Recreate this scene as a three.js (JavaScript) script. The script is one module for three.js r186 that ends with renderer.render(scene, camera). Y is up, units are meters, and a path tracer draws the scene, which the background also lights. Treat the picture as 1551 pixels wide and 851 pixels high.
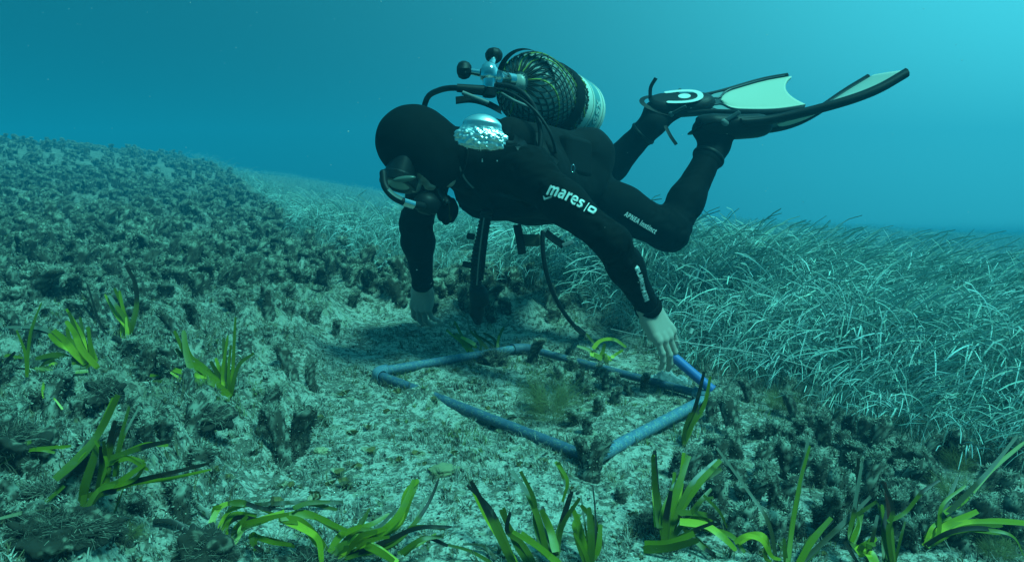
import * as THREE from 'three';
import { mergeGeometries, mergeVertices } from 'three/addons/utils/BufferGeometryUtils.js';
import { FontLoader } from 'three/addons/loaders/FontLoader.js';
import { TextGeometry } from 'three/addons/geometries/TextGeometry.js';
import { RoundedBoxGeometry } from 'three/addons/geometries/RoundedBoxGeometry.js';
import { ImprovedNoise } from 'three/addons/math/ImprovedNoise.js';

// ---------------------------------------------------------------- camera, water light, exposure
const V = (x, y, z) => new THREE.Vector3(x, y, z);
const scene = new THREE.Scene();
const PW = 1551, PH = 851, FOC = 1010;                 // pixel frame of the photograph, focal length in those pixels
const camera = new THREE.PerspectiveCamera(2 * Math.atan(PH / 2 / FOC) * 180 / Math.PI, 1024 / 561, 0.05, 200);
const PITCH = Math.atan((PH / 2 - 346) / FOC);
camera.position.set(0, 0.56, 0);
camera.rotation.x = -PITCH;
camera.updateMatrixWorld(true);

const renderer = new THREE.WebGLRenderer({ antialias: true });
renderer.setSize(1024, 561);
renderer.shadowMap.enabled = true;
renderer.toneMapping = THREE.LinearToneMapping;
renderer.toneMappingExposure = 0.97;

const SUN = V(0.38, 0.86, 0.34).normalize();
const sun = new THREE.DirectionalLight(new THREE.Color().setRGB(0.2, 1.0, 0.86), 5);
sun.position.copy(SUN).multiplyScalar(12);
sun.castShadow = true;
sun.shadow.mapSize.set(4096, 4096);
sun.shadow.radius = 22;                                // light softened by the water
Object.assign(sun.shadow.camera, { left: -6, right: 6, top: 6, bottom: -6, near: 0.5, far: 40 });
scene.add(sun, sun.target);

{ // the open water all round: dim blue along the horizon, brighter towards the surface and towards the sun
  const W = 512, H = 256, data = new Float32Array(W * H * 4);
  const low = [0.001, 0.026, 0.046], high = [0.02, 0.36, 0.44], glow = [0.14, 1.25, 1.4];
  const sh = V(0.85, 0.42, -0.5).normalize();
  for (let r = 0; r < H; r++) for (let c = 0; c < W; c++) {
    const el = ((r + 0.5) / H - 0.5) * Math.PI, az = ((c + 0.5) / W - 0.5) * 2 * Math.PI;
    const d = [Math.cos(az) * Math.cos(el), Math.sin(el), Math.sin(az) * Math.cos(el)];
    const up = Math.max(0, d[1]), k = Math.pow(up, 1.7);
    const g = Math.exp((d[0] * sh.x + d[1] * sh.y + d[2] * sh.z - 1) * 4.0) * THREE.MathUtils.smoothstep(d[1], -0.3, 0.1);
    for (let i = 0; i < 3; i++) data[(r * W + c) * 4 + i] = el < 0 ? [0.006, 0.14, 0.20][i] : low[i] * (1 - k) + high[i] * k + glow[i] * g;
    data[(r * W + c) * 4 + 3] = 1;
  }
  const sky = new THREE.DataTexture(data, W, H, THREE.RGBAFormat, THREE.FloatType);
  sky.mapping = THREE.EquirectangularReflectionMapping; sky.magFilter = THREE.LinearFilter; sky.needsUpdate = true;
  scene.background = sky; scene.environment = sky;
}
scene.fog = new THREE.FogExp2(new THREE.Color().setRGB(0.04, 0.64, 1.0), 0.039);   // sea water: fades far things to blue

// ---------------------------------------------------------------- helpers
let seed = 20240;
const rnd = () => { seed = (seed + 0x6d2b79f5) | 0; let t = Math.imul(seed ^ (seed >>> 15), 1 | seed); t = (t + Math.imul(t ^ (t >>> 7), 61 | t)) ^ t; return ((t ^ (t >>> 14)) >>> 0) / 4294967296; };
const rr = (a, b) => a + (b - a) * rnd();
const pick = (a) => a[Math.floor(rnd() * a.length)];
const lerp = THREE.MathUtils.lerp, sstep = THREE.MathUtils.smoothstep, clamp = THREE.MathUtils.clamp;
const perlin = new ImprovedNoise();
const N3 = (x, y, z) => perlin.noise(x + 31.7, y + 17.3, z + 5.1);
const col = (r, g, b) => new THREE.Color().setRGB(r, g, b);
const usedNames = new Map();
function numbered(n) { const k = usedNames.get(n) ?? 0; usedNames.set(n, k + 1); return k ? n + '_' + String(k).padStart(3, '0') : n; }
function rayDir(px, py) { return V((px - PW / 2) / FOC, -(py - PH / 2) / FOC, -1).applyQuaternion(camera.quaternion); }
function at(px, py, depth) { return rayDir(px, py).multiplyScalar(depth).add(camera.position); }
function tag(o, label, category, group, kind) {
  if (label) o.userData.label = label; if (category) o.userData.category = category;
  if (group) o.userData.group = group; if (kind) o.userData.kind = kind; return o;
}
function thing(name, label, category, pos, group) {
  const o = new THREE.Group(); o.name = numbered(name); if (pos) o.position.copy(pos); scene.add(o); o.updateMatrixWorld(true);
  return tag(o, label, category, group);
}
function part(name, geo, mat, parent, label) {          // geometry given in world coordinates, parent already placed
  const m = new THREE.Mesh(geo, mat); m.name = numbered(name); m.castShadow = m.receiveShadow = true;
  if (parent && parent !== scene) { let p = V(0, 0, 0); for (let q = parent; q && q !== scene; q = q.parent) p.add(q.position); geo.translate(-p.x, -p.y, -p.z); }
  (parent ?? scene).add(m); if (label) m.userData.label = label; return m;
}
function solo(name, geo, mat, label, category, group, kind) {
  const m = new THREE.Mesh(geo, mat); m.name = numbered(name); m.castShadow = m.receiveShadow = true; scene.add(m);
  geo.computeBoundingBox(); const b = geo.boundingBox, c = V((b.min.x + b.max.x) / 2, b.min.y, (b.min.z + b.max.z) / 2);
  geo.translate(-c.x, -c.y, -c.z); m.position.copy(c); return tag(m, label, category, group, kind);
}
function clean(g, keepColor) {
  const o = g.index ? g.toNonIndexed() : g.clone();
  for (const k of Object.keys(o.attributes)) if (!['position', 'normal', 'uv', ...(keepColor ? ['color'] : [])].includes(k)) o.deleteAttribute(k);
  if (!o.attributes.uv) o.setAttribute('uv', new THREE.BufferAttribute(new Float32Array(o.attributes.position.count * 2), 2));
  if (keepColor && !o.attributes.color) o.setAttribute('color', new THREE.BufferAttribute(new Float32Array(o.attributes.position.count * 3).fill(1), 3));
  o.morphAttributes = {}; o.clearGroups(); return o;
}
const merge = (list, keepColor) => mergeGeometries(list.map((g) => clean(g, keepColor)));
function tube(pts, r, seg = 24, rad = 8) { return new THREE.TubeGeometry(new THREE.CatmullRomCurve3(pts), seg, r, rad, false); }
function capTube(pts, r, seg = 24, rad = 8) {
  const g = [tube(pts, r, seg, rad)];
  for (const p of [pts[0], pts[pts.length - 1]]) { const s = new THREE.SphereGeometry(r, rad, 6); s.translate(p.x, p.y, p.z); g.push(s); }
  return merge(g);
}
function rod(a, b, r0, r1 = r0, rad = 14, caps = true) {
  const g = new THREE.CylinderGeometry(r1, r0, a.distanceTo(b), rad, 1, !caps);
  g.applyQuaternion(new THREE.Quaternion().setFromUnitVectors(V(0, 1, 0), b.clone().sub(a).normalize()));
  const m = a.clone().add(b).multiplyScalar(0.5); g.translate(m.x, m.y, m.z); return g;
}
function basis(o, x, y, z) { return new THREE.Matrix4().makeBasis(x, y, z).setPosition(o); }
// a strip along points: width w(t), normal hint n, folded a little along its middle, colours c(t)
function strip(pts, w, n, seg, cfn, fold = 0.12) {
  const cur = new THREE.CatmullRomCurve3(pts), P = [], C = [], U = [], I = [];
  for (let i = 0; i <= seg; i++) {
    const t = i / seg, p = cur.getPoint(t), tan = cur.getTangent(t), nh = typeof n === 'function' ? n(t) : n;
    const side = nh.clone().cross(tan).normalize(), up = tan.clone().cross(side).normalize(), ww = w(t) / 2;
    for (let k = -1; k <= 1; k++) {
      const q = p.clone().addScaledVector(side, k * ww).addScaledVector(up, k === 0 ? -ww * fold * 2 : 0);
      P.push(q.x, q.y, q.z); U.push((k + 1) / 2, t); if (cfn) C.push(...cfn(t, k));
    }
    if (i) { const a = (i - 1) * 3, b = i * 3; for (const k of [0, 1]) I.push(a + k, b + k, a + k + 1, a + k + 1, b + k, b + k + 1); }
  }
  const g = new THREE.BufferGeometry();
  g.setAttribute('position', new THREE.Float32BufferAttribute(P, 3)); g.setAttribute('uv', new THREE.Float32BufferAttribute(U, 2));
  if (cfn) g.setAttribute('color', new THREE.Float32BufferAttribute(C, 3));
  g.setIndex(I); g.computeVertexNormals(); return g;
}
// ---- signed distance bodies meshed by surface nets
const smin = (a, b, k) => { const h = Math.max(k - Math.abs(a - b), 0) / k; return Math.min(a, b) - h * h * k * 0.25; };
function cap(a, b, ra, rb = ra) {
  const ax = a.x, ay = a.y, az = a.z, dx = b.x - ax, dy = b.y - ay, dz = b.z - az, l2 = dx * dx + dy * dy + dz * dz || 1e-9;
  return (x, y, z) => { const t = clamp(((x - ax) * dx + (y - ay) * dy + (z - az) * dz) / l2, 0, 1); const ex = x - ax - t * dx, ey = y - ay - t * dy, ez = z - az - t * dz; return Math.sqrt(ex * ex + ey * ey + ez * ez) - (ra + (rb - ra) * t); };
}
function ell(c, X, Y, Z, rx, ry, rz) {
  return (x, y, z) => { const dx = x - c.x, dy = y - c.y, dz = z - c.z; const a = (dx * X.x + dy * X.y + dz * X.z), b = (dx * Y.x + dy * Y.y + dz * Y.z), e = (dx * Z.x + dy * Z.y + dz * Z.z);
    const k0 = Math.hypot(a / rx, b / ry, e / rz), k1 = Math.hypot(a / rx / rx, b / ry / ry, e / rz / rz); return k1 < 1e-9 ? -Math.min(rx, ry, rz) : k0 * (k0 - 1) / k1; };
}
const blend = (prims, k) => (x, y, z) => { let d = 1e9; for (const p of prims) { const e = p(x, y, z); d = d > 1e8 ? e : smin(d, e, k); } return d; };
function surfaceNet(sdf, lo, hi, h) {
  const nx = Math.ceil((hi.x - lo.x) / h) + 1, ny = Math.ceil((hi.y - lo.y) / h) + 1, nz = Math.ceil((hi.z - lo.z) / h) + 1;
  const f = new Float32Array(nx * ny * nz), id = (i, j, k) => i + nx * (j + ny * k);
  for (let k = 0; k < nz; k++) for (let j = 0; j < ny; j++) for (let i = 0; i < nx; i++) f[id(i, j, k)] = sdf(lo.x + i * h, lo.y + j * h, lo.z + k * h);
  const vid = new Int32Array(nx * ny * nz).fill(-1), P = [], I = [];
  for (let k = 0; k < nz - 1; k++) for (let j = 0; j < ny - 1; j++) for (let i = 0; i < nx - 1; i++) {
    let neg = 0; const v = [];
    for (let c = 0; c < 8; c++) { const q = f[id(i + (c & 1), j + ((c >> 1) & 1), k + (c >> 2))]; v.push(q); if (q < 0) neg++; }
    if (neg === 0 || neg === 8) continue;
    let sx = 0, sy = 0, sz = 0, n = 0;
    for (let c = 0; c < 8; c++) for (const b of [1, 2, 4]) if (!(c & b)) { const e = c | b, A = v[c], B = v[e]; if ((A < 0) !== (B < 0)) { const t = A / (A - B); sx += (c & 1) + (b === 1 ? t : 0); sy += ((c >> 1) & 1) + (b === 2 ? t : 0); sz += (c >> 2) + (b === 4 ? t : 0); n++; } }
    vid[id(i, j, k)] = P.length / 3; P.push(lo.x + (i + sx / n) * h, lo.y + (j + sy / n) * h, lo.z + (k + sz / n) * h);
  }
  const quad = (a, b, c, d, flip) => { if (a < 0 || b < 0 || c < 0 || d < 0) return; if (flip) I.push(a, c, b, a, d, c); else I.push(a, b, c, a, c, d); };
  for (let k = 1; k < nz - 1; k++) for (let j = 1; j < ny - 1; j++) for (let i = 1; i < nx - 1; i++) {
    const s = f[id(i, j, k)] < 0;
    if (s !== (f[id(i + 1, j, k)] < 0)) quad(vid[id(i, j - 1, k - 1)], vid[id(i, j, k - 1)], vid[id(i, j, k)], vid[id(i, j - 1, k)], !s);
    if (s !== (f[id(i, j + 1, k)] < 0)) quad(vid[id(i - 1, j, k - 1)], vid[id(i - 1, j, k)], vid[id(i, j, k)], vid[id(i, j, k - 1)], !s);
    if (s !== (f[id(i, j, k + 1)] < 0)) quad(vid[id(i - 1, j - 1, k)], vid[id(i, j - 1, k)], vid[id(i, j, k)], vid[id(i - 1, j, k)], !s);
  }
  const Nn = new Float32Array(P.length), e = h * 0.6;
  for (let i = 0; i < P.length; i += 3) {
    const x = P[i], y = P[i + 1], z = P[i + 2]; const g = V(sdf(x + e, y, z) - sdf(x - e, y, z), sdf(x, y + e, z) - sdf(x, y - e, z), sdf(x, y, z + e) - sdf(x, y, z - e)).normalize();
    Nn[i] = g.x; Nn[i + 1] = g.y; Nn[i + 2] = g.z;
  }
  const g = new THREE.BufferGeometry();
  g.setAttribute('position', new THREE.Float32BufferAttribute(P, 3)); g.setAttribute('normal', new THREE.BufferAttribute(Nn, 3)); g.setIndex(I);
  g.setAttribute('uv', new THREE.BufferAttribute(new Float32Array(P.length / 3 * 2), 2));
  return g;
}
// ---- textures
function tex(size, fn, srgb, rx = 1) {
  const d = new Uint8Array(size * size * 4);
  for (let y = 0; y < size; y++) for (let x = 0; x < size; x++) { const c = fn(x / size, y / size, x, y); d.set([c[0] * 255, c[1] * 255, c[2] * 255, 255].map((q) => clamp(q, 0, 255)), (y * size + x) * 4); }
  const t = new THREE.DataTexture(d, size, size); t.wrapS = t.wrapT = THREE.RepeatWrapping; t.magFilter = THREE.LinearFilter; t.repeat.set(rx, rx); if (srgb) t.colorSpace = THREE.SRGBColorSpace; t.needsUpdate = true; return t;
}
// tiling noise: value noise on a wrapped lattice
function tileNoise(n, s) { const L = new Float32Array(n * n); let q = s; for (let i = 0; i < n * n; i++) { q = (Math.imul(q, 1664525) + 1013904223) | 0; L[i] = (q >>> 8) / 16777216; }
  return (u, v) => { const x = u * n, y = v * n, i = Math.floor(x), j = Math.floor(y); let a = x - i, b = y - j; a = a * a * (3 - 2 * a); b = b * b * (3 - 2 * b); const g = (p, r) => L[((r % n + n) % n) * n + ((p % n + n) % n)]; return lerp(lerp(g(i, j), g(i + 1, j), a), lerp(g(i, j + 1), g(i + 1, j + 1), a), b); }; }
const std = (c, rough = 0.9, more = {}) => new THREE.MeshStandardMaterial({ color: c, roughness: rough, side: THREE.DoubleSide, ...more });

// ---------------------------------------------------------------- seabed
// the bed rises a little to the left and sinks a little away from the camera
const PLN = V(0.071, 1, 0.1539).applyQuaternion(camera.quaternion).normalize();
const DROP = 0.555;
function plane(x, z) {
  const soft = (v, s) => s * Math.tanh(v / s);
  return camera.position.y - DROP / PLN.y - (PLN.x * soft(x, 22) + PLN.z * soft(z, 30)) / PLN.y;
}
function planeAt(px, py) { const d = rayDir(px, py), n = PLN; const t = -DROP / d.dot(n); return d.multiplyScalar(t).add(camera.position); }
const boundary = [[420, 345], [470, 388], [545, 430], [640, 442], [760, 452], [850, 474], [930, 508], [1040, 545], [1150, 588], [1290, 640], [1400, 668], [1551, 712]].map(([x, y]) => { const p = planeAt(x, y); return [x, -p.z]; });
function column(x, z) { // photo column and camera depth of a seabed point
  const q = V(x, plane(x, z), z).sub(camera.position).applyQuaternion(camera.quaternion.clone().invert()); return [PW / 2 + FOC * q.x / -q.z, -q.z]; }
function meadowEdge(u) {
  const b = boundary; if (u <= b[0][0]) return b[0][1] + (b[0][0] - u) * 0.09;
  for (let i = 1; i < b.length; i++) if (u <= b[i][0]) return lerp(b[i - 1][1], b[i][1], (u - b[i - 1][0]) / (b[i][0] - b[i - 1][0]));
  return Math.max(0.9, b[b.length - 1][1] - (u - 1551) * 0.0006);
}
function meadowDepth(x, z) { if (z > -0.2) return -1; const [u] = column(x, z); return -z - meadowEdge(u) + 0.12 * N3(x * 2.1, 3, z * 2.1); }
function bankAmount(x, z) {
  const Z = -z, w = 0.12 * N3(x * 2, 1, z * 2) + 0.05 * N3(x * 6, 1, z * 6);
  const a = sstep(-x + w, lerp(0.42, 0.52, clamp(Z - 1, 0, 1)), lerp(0.6, 0.78, clamp(Z - 1, 0, 1)));
  const b = sstep(Z + w * 1.2, 2.52 - 0.1 * clamp(x + 0.6, -1, 1), 2.85);
  return Math.max(a, b);
}
const mound = planeAt(643, 592);
function ground(x, z) {
  const r = Math.hypot(x, z), near = 1 - sstep(r, 5, 14);
  let y = plane(x, z);
  const bk = bankAmount(x, z);
  y += 0.055 * bk - 0.02 * (1 - bk) * near;
  y += 0.6 * sstep(-x, 1.5, 10) * sstep(-z, 3, 12);
  y += 0.05 * N3(x * 0.7, 0, z * 0.7) * sstep(r, 2.5, 6);
  y += near * (0.014 * N3(x * 7, 2, z * 7) + (0.007 + 0.011 * bk) * N3(x * 19, 4, z * 19) + (0.003 + 0.006 * bk) * N3(x * 47, 7, z * 47) + 0.0028 * N3(x * 110, 9, z * 110));
  y += near * (bk * 0.06 + 0.012) * Math.max(0, N3(x * 10, 12, z * 10) + 0.3 * N3(x * 27, 14, z * 27)); y += near * 0.006 * Math.max(0, N3(x * 33, 15, z * 33));
  const md = meadowDepth(x, z); y += 0.05 * sstep(md, -0.05, 0.5) - 0.26 * sstep(md, 0.6, 4.0);
  y += 0.032 * Math.exp(-((x - mound.x) ** 2 + (z - mound.z) ** 2) / (2 * 0.035 ** 2));
  return y;
}
function groundAt(px, py) {   // the seabed point seen at a photo pixel
  const d = rayDir(px, py); let t = 0.4, last = t;
  for (; t < 60; last = t, t *= 1.01) { const p = d.clone().multiplyScalar(t).add(camera.position); if (p.y < ground(p.x, p.z)) break; }
  for (let i = 0; i < 18; i++) { const m = (last + t) / 2, p = d.clone().multiplyScalar(m).add(camera.position); if (p.y < ground(p.x, p.z)) t = m; else last = m; }
  return d.multiplyScalar(t).add(camera.position);
}
const depthOf = (p) => -p.clone().sub(camera.position).applyQuaternion(camera.quaternion.clone().invert()).z;
{
  const zs = [], nz = 430; for (let i = 0; i <= nz; i++) { const t = i / nz; zs.push(1.2 - 1.75 * Math.pow(t, 0.9) - 0.0 - 22 * Math.pow(t, 6) - 4.2 * Math.pow(t, 2.2)); }
  const nu = 420, P = [], U = [], C = [], I = [];
  for (let i = 0; i <= nz; i++) for (let j = 0; j <= nu; j++) {
    const s = (j / nu) * 2 - 1, z = zs[i], half = 1.15 + Math.max(0, -z) * 1.02 , x = half * (s * 0.75 + 0.25 * s * s * s) ;
    P.push(x, ground(x, z), z); U.push(x, z); const mt = clamp(Math.max(bankAmount(x, z) * (0.75 + 0.5 * N3(x * 4, 50, z * 4)), sstep(meadowDepth(x, z), 0, 0.3)), 0, 1); C.push(lerp(1, 0.6, mt), lerp(1, 0.62, mt), lerp(1, 0.56, mt));
    if (i && j) { const a = (i - 1) * (nu + 1) + j - 1, b = a + 1, c = i * (nu + 1) + j - 1, d = c + 1; I.push(a, b, c, b, d, c); }
  }
  const g = new THREE.BufferGeometry(); g.setAttribute('position', new THREE.Float32BufferAttribute(P, 3)); g.setAttribute('uv', new THREE.Float32BufferAttribute(U, 2)); g.setAttribute('color', new THREE.Float32BufferAttribute(C, 3)); g.setIndex(I); g.computeVertexNormals();
  const a = tileNoise(9, 11), b = tileNoise(31, 5), c = tileNoise(97, 8), d = tileNoise(260, 3), e = tileNoise(520, 21);
  const sandMap = tex(1024, (u, v) => {
    const big = a(u, v) * 0.55 + b(u, v) * 0.45, mid = c(u, v), fine = d(u, v), dot = e(u, v);
    const litter = sstep(0.5 * mid + 0.35 * big + 0.35 * fine, 0.56, 0.70), green = sstep(b(u + 0.37, v + 0.11) * 0.6 + c(u + 0.2, v) * 0.4, 0.58, 0.7);
    const k = 0.78 + 0.3 * fine + 0.28 * (dot - 0.5); let q = [0.49 * k, 0.465 * k, 0.385 * k];
    q = q.map((x, i) => lerp(x, [0.20, 0.21, 0.11][i] * k, green * 0.6)); q = q.map((x, i) => lerp(x, [0.085, 0.08, 0.05][i] * k, litter * 0.85));
    if (dot > 0.88) q = [0.6, 0.58, 0.5]; if (dot < 0.1) q = q.map((x) => x * 0.35);
    return q.map((x) => Math.pow(x, 1 / 2.2));
  }, true, 1 / 1.1);
  const sandBump = tex(1024, (u, v) => { const h = 0.45 * c(u, v) + 0.35 * d(u, v) + 0.2 * e(u, v); return [h, h, h]; }, false, 1 / 1.1);
  const m = std(col(1, 1, 1), 0.95, { vertexColors: true, map: sandMap, bumpMap: sandBump, bumpScale: 0.012 });
  const bed = new THREE.Mesh(g, m); bed.name = 'seabed'; bed.receiveShadow = bed.castShadow = true; scene.add(bed);
  tag(bed, 'pale silty sand seabed with dead seagrass litter', null, null, 'structure');
}
// ---------------------------------------------------------------- seagrass meadow (beyond counting)
function instanced(name, geos, mat, list, label, category, parent) {
  // list: [matrix, colour, variant]
  geos.forEach((g, v) => {
    const mine = list.filter((q) => q[2] === v); if (!mine.length) return;
    const im = new THREE.InstancedMesh(g, mat, mine.length); im.name = numbered(name);
    mine.forEach((q, i) => { im.setMatrixAt(i, q[0]); im.setColorAt(i, q[1]); });
    im.castShadow = im.receiveShadow = true; im.userData.kind = 'stuff'; if (!parent && label) tag(im, label, category);
    (parent ?? scene).add(im);
  });
}
const place = (p, yaw, s, tx = 0, tz = 0, sy = s) => new THREE.Matrix4().compose(p, new THREE.Quaternion().setFromEuler(new THREE.Euler(tx, yaw, tz, 'YXZ')), V(s, sy, s));
{
  const mat = std(col(1, 1, 1), 0.75, { vertexColors: true });
  function clump(n, kind) {
    const gs = [];
    for (let i = 0; i < n; i++) {
      const yaw = rnd() < 0.6 ? rr(-0.7, 1.6) : rr(0, 6.283), L = rr(0.26, 0.54), w = rr(0.003, 0.005), lean = rr(0.1, 0.4), bend = rr(0.8, 2.35) * (kind ? 1.25 : 0.8), late = rr(0.9, 2.6), kinkT = rnd() < 0.3 ? rr(0.5, 0.9) : 9, kink = rr(0.5, 1.3);
      const pts = []; let p = V(rr(-0.012, 0.012), -0.03, rr(-0.012, 0.012)), yw = yaw; const K = 10;
      for (let k = 0; k <= K; k++) { const t = k / K, ang = lean + bend * Math.pow(t, late) + (t > kinkT ? kink : 0); pts.push(p.clone()); yw += 0.06; p.add(V(Math.sin(ang) * Math.cos(yw), Math.cos(ang), Math.sin(ang) * Math.sin(yw)).multiplyScalar(L / K)); }
      const tw = rr(-0.9, 0.9), n0 = V(-Math.sin(yaw), 0, Math.cos(yaw)), ph = rr(0, 50), base = rnd() < 0.12 ? 0.4 : 1, epi = rr(0.4, 0.85);
      gs.push(strip(pts, (t) => w * (t > 0.96 ? 0.75 : 1), (t) => n0.clone().applyAxisAngle(V(0, 1, 0), 1.57 + tw * t).addScaledVector(V(0, 1, 0), 0.4), 9, (t) => {
        const q = sstep(N3(ph, t * 9, 2) * 0.9 + epi + (t - 0.45) * 0.9, 0.25, 0.6);
        return [lerp(0.08, 0.43, q) * base, lerp(0.12, 0.60, q) * base, lerp(0.06, 0.54, q) * base];
      }, 0.1));
    }
    return merge(gs, true);
  }
  const geos = []; for (let i = 0; i < 12; i++) geos.push(clump(6, i % 2));
  const list = [], meadow = new THREE.Group(); meadow.name = 'seagrass_meadow'; scene.add(meadow);
  tag(meadow, 'dense meadow of long pale seagrass leaves behind the diver', 'seagrass', null, 'stuff');
  const bands = [[0.9, 2.2, 2100], [2.2, 3.4, 1400], [3.4, 5.5, 620], [5.5, 9, 200], [9, 16, 60], [16, 25, 20]];
  for (const [z0, z1, rho] of bands) {
    const x0 = -0.85 * z1, x1 = 1.1 * z1 + 0.4, n = Math.round((z1 - z0) * (x1 - x0) * rho);
    for (let i = 0; i < n; i++) {
      const z = -rr(z0, z1), x = rr(x0, x1), d = meadowDepth(x, z); if (x > 1.1 * -z + 0.45 || x < -0.85 * -z) continue;
      if (d < 0 || (d < 0.25 && rnd() < 0.35)) continue;
      const patch = N3(x * 0.6, 8, z * 0.6); if (-z > 3.2 && patch < -0.28) continue;
      const [u] = column(x, z);
      const s = 0.86 * rr(0.72, 1.08) * lerp(1, 0.8, sstep(d, 1, 3)) * lerp(0.62, 1, sstep(d, 0, 0.55)) * (1 + 0.25 * N3(x * 1.4, 5, z * 1.4)) * (u < 760 ? lerp(0.72, 0.9, clamp((u - 430) / 330, 0, 1)) : 1), b = rr(0.6, 1.2);
      list.push([place(V(x, ground(x, z), z), rr(-1.1, 1.1) + 0.6 * N3(x * 0.9, 60, z * 0.9), s, rr(-0.12, 0.12) + (d < 0.2 ? 0.22 : 0), rr(-0.12, 0.12) - 0.05), col(b * rr(0.9, 1.1), b, b * rr(0.92, 1.1)), Math.floor(rnd() * 12)]);
    }
  }
  instanced('seagrass_leaves', geos, mat, list, null, null, meadow);
  console.log('meadow', list.length);
}
// ---------------------------------------------------------------- diver
const phys = (c, r, sp) => new THREE.MeshPhysicalMaterial({ color: c, roughness: r, specularIntensity: sp, side: THREE.DoubleSide });
const neoprene = phys(col(0.004, 0.0045, 0.005), 0.8, 0.2), neoprene2 = phys(col(0.010, 0.011, 0.012), 0.8, 0.25), skin = std(col(0.5, 0.40, 0.33), 0.6);
const nylon = phys(col(0.009, 0.010, 0.011), 0.85, 0.25), rubber = phys(col(0.010, 0.011, 0.012), 0.5, 0.45), chrome = new THREE.MeshStandardMaterial({ color: col(0.75, 0.77, 0.78), metalness: 1, roughness: 0.16 });
const greyTrim = std(col(0.16, 0.18, 0.18), 0.6), whitePrint = std(col(0.78, 0.8, 0.78), 0.5, { polygonOffset: true, polygonOffsetFactor: -2 });
const UPC = V(0, 1, 0).applyQuaternion(camera.quaternion), RTC = V(1, 0, 0), TOC = V(0, 0, 1).applyQuaternion(camera.quaternion);   // the photograph's up, right and towards-the-lens
const J = {
  neck: at(708, 236, 1.88), chest: at(766, 268, 1.98), waist: at(828, 282, 2.16), hip: at(862, 268, 2.34),
  shL: at(800, 262, 1.79), elL: at(928, 368, 1.66), wrL: at(982, 466, 1.80),
  shR: at(662, 242, 2.02), elR: at(630, 336, 2.2), wrR: at(640, 429, 2.38),
  hipL: at(872, 284, 2.27), knL: at(1014, 352, 2.22), anL: at(1084, 218, 2.33),
  hipR: at(862, 262, 2.46), knR: at(897, 282, 2.78), anR: at(990, 186, 2.62),
  head: at(632, 224, 1.81),
};
const spine = J.hip.clone().sub(J.neck).normalize(), lat = spine.clone().cross(UPC).normalize();       // lat: to the diver's left, towards the camera
const off = (p, a, b, c) => p.clone().addScaledVector(spine, a).addScaledVector(lat, b).addScaledVector(UPC, c);
const crown = RTC.clone().multiplyScalar(-1).addScaledVector(UPC, 0.30).addScaledVector(TOC, 0.22).normalize();
const face0 = RTC.clone().multiplyScalar(-0.3).addScaledVector(UPC, -1).addScaledVector(TOC, 0.12), earAx = crown.clone().cross(face0).normalize(), face = earAx.clone().cross(crown).normalize();
const hd = (c, f, e) => J.head.clone().addScaledVector(crown, c).addScaledVector(face, f).addScaledVector(earAx, e);
const mid = (a, b, t = 0.5) => a.clone().lerp(b, t);
const bodyPrims = [
  cap(off(J.chest, 0, -0.075, 0), off(J.waist, 0, -0.055, 0), 0.102, 0.092), cap(off(J.chest, 0, 0.075, 0), off(J.waist, 0, 0.055, 0), 0.102, 0.092),
  cap(off(J.waist, 0, -0.055, 0), off(J.hip, 0, -0.06, 0.0), 0.095, 0.096), cap(off(J.waist, 0, 0.055, 0), off(J.hip, 0, 0.06, 0.0), 0.095, 0.096),
  cap(J.neck, J.chest, 0.058, 0.1), cap(hd(-0.09, -0.02, 0), J.neck, 0.064, 0.07),
  cap(off(J.neck, 0.03, 0, -0.02), J.shL, 0.075, 0.074), cap(off(J.neck, 0.03, 0, -0.02), J.shR, 0.075, 0.07),
  cap(J.shL, mid(J.shL, J.elL, 0.45), 0.064, 0.053), cap(mid(J.shL, J.elL, 0.45), J.elL, 0.053, 0.043), cap(J.elL, mid(J.elL, J.wrL, 0.35), 0.044, 0.043), cap(mid(J.elL, J.wrL, 0.35), J.wrL, 0.043, 0.032),
  cap(J.shR, mid(J.shR, J.elR, 0.5), 0.066, 0.058), cap(mid(J.shR, J.elR, 0.5), J.elR, 0.058, 0.05), cap(J.elR, mid(J.elR, J.wrR, 0.3), 0.05, 0.052), cap(mid(J.elR, J.wrR, 0.3), J.wrR, 0.052, 0.036),
  cap(J.hipL, mid(J.hipL, J.knL), 0.092, 0.077), cap(mid(J.hipL, J.knL), J.knL, 0.077, 0.062), cap(J.knL, mid(J.knL, J.anL, 0.35), 0.062, 0.058), cap(mid(J.knL, J.anL, 0.35), J.anL, 0.058, 0.042),
  cap(J.hipR, mid(J.hipR, J.knR), 0.09, 0.08), cap(mid(J.hipR, J.knR), J.knR, 0.085, 0.066), cap(J.knR, mid(J.knR, J.anR, 0.35), 0.065, 0.062), cap(mid(J.knR, J.anR, 0.35), J.anR, 0.062, 0.044),
];
const bodySmooth = blend(bodyPrims, 0.034);
const folds = [[J.elL, 0.13], [J.knL, 0.14], [J.shL, 0.15], [J.elR, 0.1], [J.waist, 0.2], [J.hipL, 0.15]];
const bodySDF = (x, y, z) => {                           // rubber suit, creased round the joints
  let d = bodySmooth(x, y, z); if (d > 0.03 || d < -0.03) return d;
  let k = 0.0; for (const [p, r] of folds) k = Math.max(k, 1 - Math.hypot(x - p.x, y - p.y, z - p.z) / r);
  const w = N3(x * 26 + 3 * N3(x * 9, y * 9, z * 9), y * 26, z * 26); return d + (0.0014 + 0.0062 * Math.max(0, k)) * (1 - Math.abs(w) * 2.4);
};
const bounds = (pts, m) => { const b = new THREE.Box3().setFromPoints(pts).expandByScalar(m); return [b.min, b.max]; };
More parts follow.
